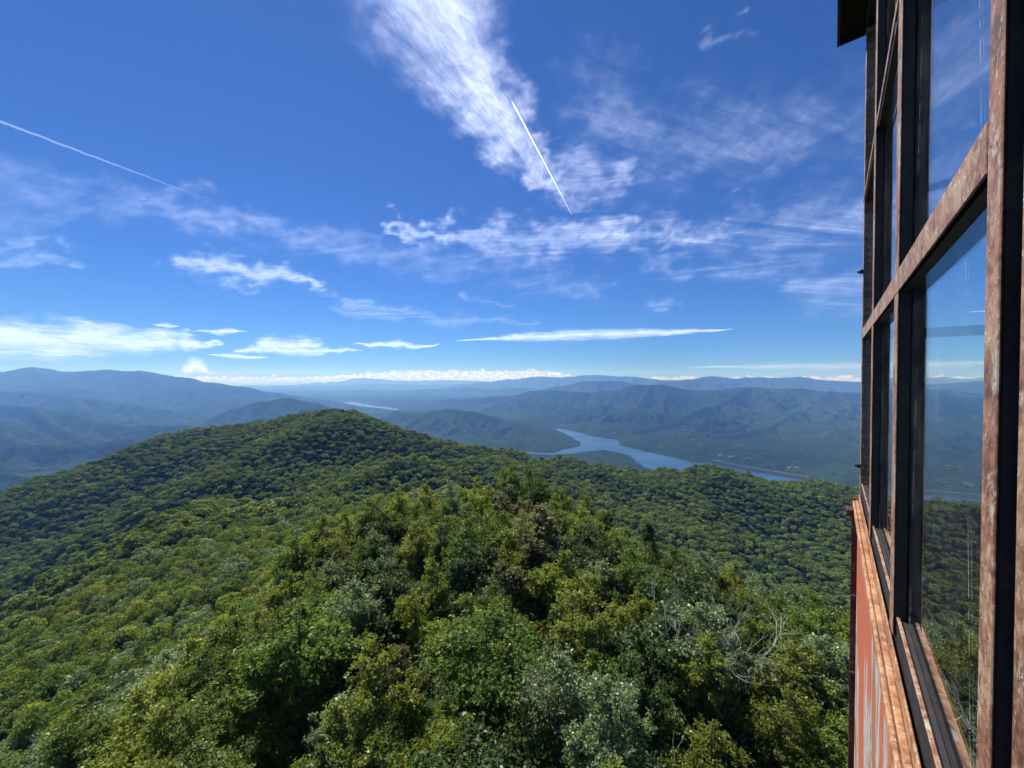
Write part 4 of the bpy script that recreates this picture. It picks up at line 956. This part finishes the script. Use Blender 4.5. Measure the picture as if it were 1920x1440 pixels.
# the other three sides, seen through the glass
def side(axis, pos, lo, hi, out):
    """a plain glazed side: axis 'u' = wall across the view direction, 'n' = wall parallel to the camera's"""
    def B(a0, a1, d0, d1, z0, z1):
        d0, d1 = sorted((pos + out * d0, pos + out * d1))
        return (a0, a1, d0, d1, z0, z1) if axis == 'n' else (d0, d1, a0, a1, z0, z1)
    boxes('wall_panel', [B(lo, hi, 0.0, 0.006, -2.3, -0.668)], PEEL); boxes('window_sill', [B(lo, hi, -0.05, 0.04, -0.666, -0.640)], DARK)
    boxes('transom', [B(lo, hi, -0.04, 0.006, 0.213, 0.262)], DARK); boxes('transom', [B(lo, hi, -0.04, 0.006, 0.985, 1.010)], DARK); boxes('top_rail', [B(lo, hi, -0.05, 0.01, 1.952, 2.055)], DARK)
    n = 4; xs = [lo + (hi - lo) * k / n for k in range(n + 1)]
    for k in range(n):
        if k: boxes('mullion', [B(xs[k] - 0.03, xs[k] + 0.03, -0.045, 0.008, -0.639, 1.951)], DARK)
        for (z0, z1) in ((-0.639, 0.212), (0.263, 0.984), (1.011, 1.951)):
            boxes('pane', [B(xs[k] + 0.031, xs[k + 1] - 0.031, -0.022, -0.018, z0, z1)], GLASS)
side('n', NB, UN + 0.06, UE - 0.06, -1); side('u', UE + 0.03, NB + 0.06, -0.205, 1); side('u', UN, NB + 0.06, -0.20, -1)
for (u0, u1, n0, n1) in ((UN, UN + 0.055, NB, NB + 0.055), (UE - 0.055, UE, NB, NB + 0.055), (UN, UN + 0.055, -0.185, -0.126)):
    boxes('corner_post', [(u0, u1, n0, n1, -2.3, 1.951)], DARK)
boxes('floor', [(UN + 0.01, UE - 0.02, NB + 0.01, -0.20, -1.72, -1.66)], WOODF)
roof = boxes('roof', [(UN - 0.15, UE + 0.13, NB - 0.13, -0.012, 2.09, 2.13)], ROOFM)
boxes('soffit', [(UN - 0.14, UE + 0.12, NB - 0.12, -0.013, 2.057, 2.088)], SOFFIT, parent=roof)
boxes('fascia', [(UN - 0.15, UE + 0.13, -0.0115, 0.002, 2.015, 2.17)], MAROON, parent=roof)
boxes('fascia', [(UE + 0.1305, UE + 0.145, NB - 0.13, 0.002, 2.015, 2.17)], DARK, parent=roof)
boxes('hook', [(UE + 0.05, UE + 0.056, -0.060, -0.054, 1.98, 2.056), (UE + 0.05, UE + 0.056, -0.075, -0.0605, 1.98, 1.987)], BOLT, parent=roof)
for (u, n) in ((0.05, -0.42), (UE - 0.25, -0.42), (0.05, NB + 0.3), (UE - 0.25, NB + 0.3)):
    boxes('leg', [(u - 0.05, u + 0.05, n - 0.05, n + 0.05, GB - 0.5, -1.73)], RUST)
for z in (-6.5, -11.5, -16.5):
    boxes('brace', [(0.101, UE - 0.301, -0.44, -0.40, z, z + 0.08)], RUST); boxes('brace', [(0.101, UE - 0.301, NB + 0.28, NB + 0.32, z, z + 0.08)], RUST)
    boxes('brace', [(0.03, 0.07, NB + 0.351, -0.471, z, z + 0.08)], RUST); boxes('brace', [(UE - 0.27, UE - 0.23, NB + 0.351, -0.471, z, z + 0.08)], RUST)

# ------------------------------------------------------------------ dam, road and houses by the lake
GRASSD = plain('dam_stone', (0.022, 0.028, 0.030), 0.9, 0, 0.25, 0.05); PALE = plain('pale_concrete', (0.26, 0.26, 0.25), 0.8, 0, 0.1, 0.05)
WHITEW = plain('white_siding', (0.75, 0.75, 0.72), 0.7, 0, 0.05, 0.5); ROOFG = plain('grey_roof', (0.25, 0.25, 0.26), 0.7, 0, 0.1, 0.5)
def at_lake(px, py): 
    Y = 600 * FPX / (py - HORIZ); return np.array([(px - 960) / FPX * Y, Y])
A_, B_ = DAM_LINE
d_ = (B_ - A_) / np.linalg.norm(B_ - A_); n_ = np.array([-d_[1], d_[0]]); n_ = n_ if n_[1] > 0 else -n_
def prism(name, a, b, prof, mat, parent=None):
    """a cross-section (offset from the line, height above the lake) swept from a to b"""
    V = []; k = len(prof)
    for p in (a, b):
        for (o, h) in prof: q = p + n_ * o; V.append((q[0], q[1], wz + h))
    F = [tuple(range(k))[::-1], tuple(range(k, 2 * k))] + [(i, (i + 1) % k, k + (i + 1) % k, k + i) for i in range(k)]
    me = bpy.data.meshes.new(name); me.from_pydata(V, [], F); me.update(); return link(name, me, mat, parent)
dam = bpy.data.objects.new('dam', None); COL.objects.link(dam); tag(dam, 'long low dam closing the right end of the lake', 'dam')
prism('embankment', A_, B_, [(-4, -3), (12, 21), (22, 21), (58, -3)], GRASSD, dam); prism('crest_road', A_, B_, [(14, 21.05), (14, 21.9), (20, 21.9), (20, 21.05)], PALE, dam)
sp = prism('spillway', A_ + d_ * 8, A_ + d_ * 60, [(10, 20), (10, 27), (24, 27), (24, 20)], PALE, dam)
def house(px, py, Y, w, dpt, h, rot, label):
    x, y = (px - 960) / FPX * Y, Y; z = float(ground(np.array([x]), np.array([y]))[0]) - 0.5
    root = bpy.data.objects.new('house', None); COL.objects.link(root); root.location = (x, y, z); root.rotation_euler = (0, 0, rot); tag(root, label, 'house')
    a, b = w / 2, dpt / 2
    me = bpy.data.meshes.new('wall'); me.from_pydata([(-a, -b, 0), (a, -b, 0), (a, b, 0), (-a, b, 0), (-a, -b, h), (a, -b, h), (a, b, h), (-a, b, h)], [], [(0, 1, 5, 4), (1, 2, 6, 5), (2, 3, 7, 6), (3, 0, 4, 7), (4, 5, 6, 7)]); link('wall', me, WHITEW, root)
    me = bpy.data.meshes.new('roof'); me.from_pydata([(-a - 1, -b - 1, h + .1), (a + 1, -b - 1, h + .1), (a + 1, b + 1, h + .1), (-a - 1, b + 1, h + .1), (-a - 1, 0, h + b * .7), (a + 1, 0, h + b * .7)], [], [(0, 1, 5, 4), (2, 3, 4, 5), (0, 4, 3), (1, 2, 5), (0, 3, 2, 1)]); link('roof', me, ROOFG, root)
house(1372, 873, 2720, 34, 14, 9, 0.3, 'long white building at the left end of the dam')
house(1352, 871, 2790, 18, 12, 8, -0.2, 'small white building left of the long one by the dam')
house(1299, 850, 3240, 14, 11, 8, 0.5, 'tiny white lakeside house on the right shore')
house(1482, 889, 2430, 16, 11, 8, 0.1, 'white house beyond the middle of the dam')
house(1496, 889, 2440, 22, 12, 8, 0.2, 'pale long house right of the other one beyond the dam')
house(1151, 821, 3900, 26, 12, 8, 0.0, 'tiny pale boathouse on the far shore of the lake')
def meadow(label_px, Y, w, d, name='meadow'):
    x0, y0 = (label_px[0] - 960) / FPX * Y, Y; a = np.linspace(0, 2 * np.pi, 22, endpoint=False); rr = 1 + 0.25 * fbm(np.cos(a) * 1.3 + 4, np.sin(a) * 1.3, 2)
    V = [(x0, y0)] + [(x0 + math.cos(t) * w * q, y0 + math.sin(t) * d * q) for t, q in zip(a, rr)]; V = np.array(V); Z = ground(V[:, 0], V[:, 1]) + 5
    me = bpy.data.meshes.new(name); me.from_pydata([(x, y, z) for (x, y), z in zip(V, Z)], [], [(0, i, i % 22 + 1) for i in range(1, 23)]); me.update()
    tag(link(name, me, plain('meadow_grass', (0.20, 0.26, 0.10), 0.9, 0, 0.15, 0.02)), kind='structure')
meadow((1385, 841), 3250, 34, 70)
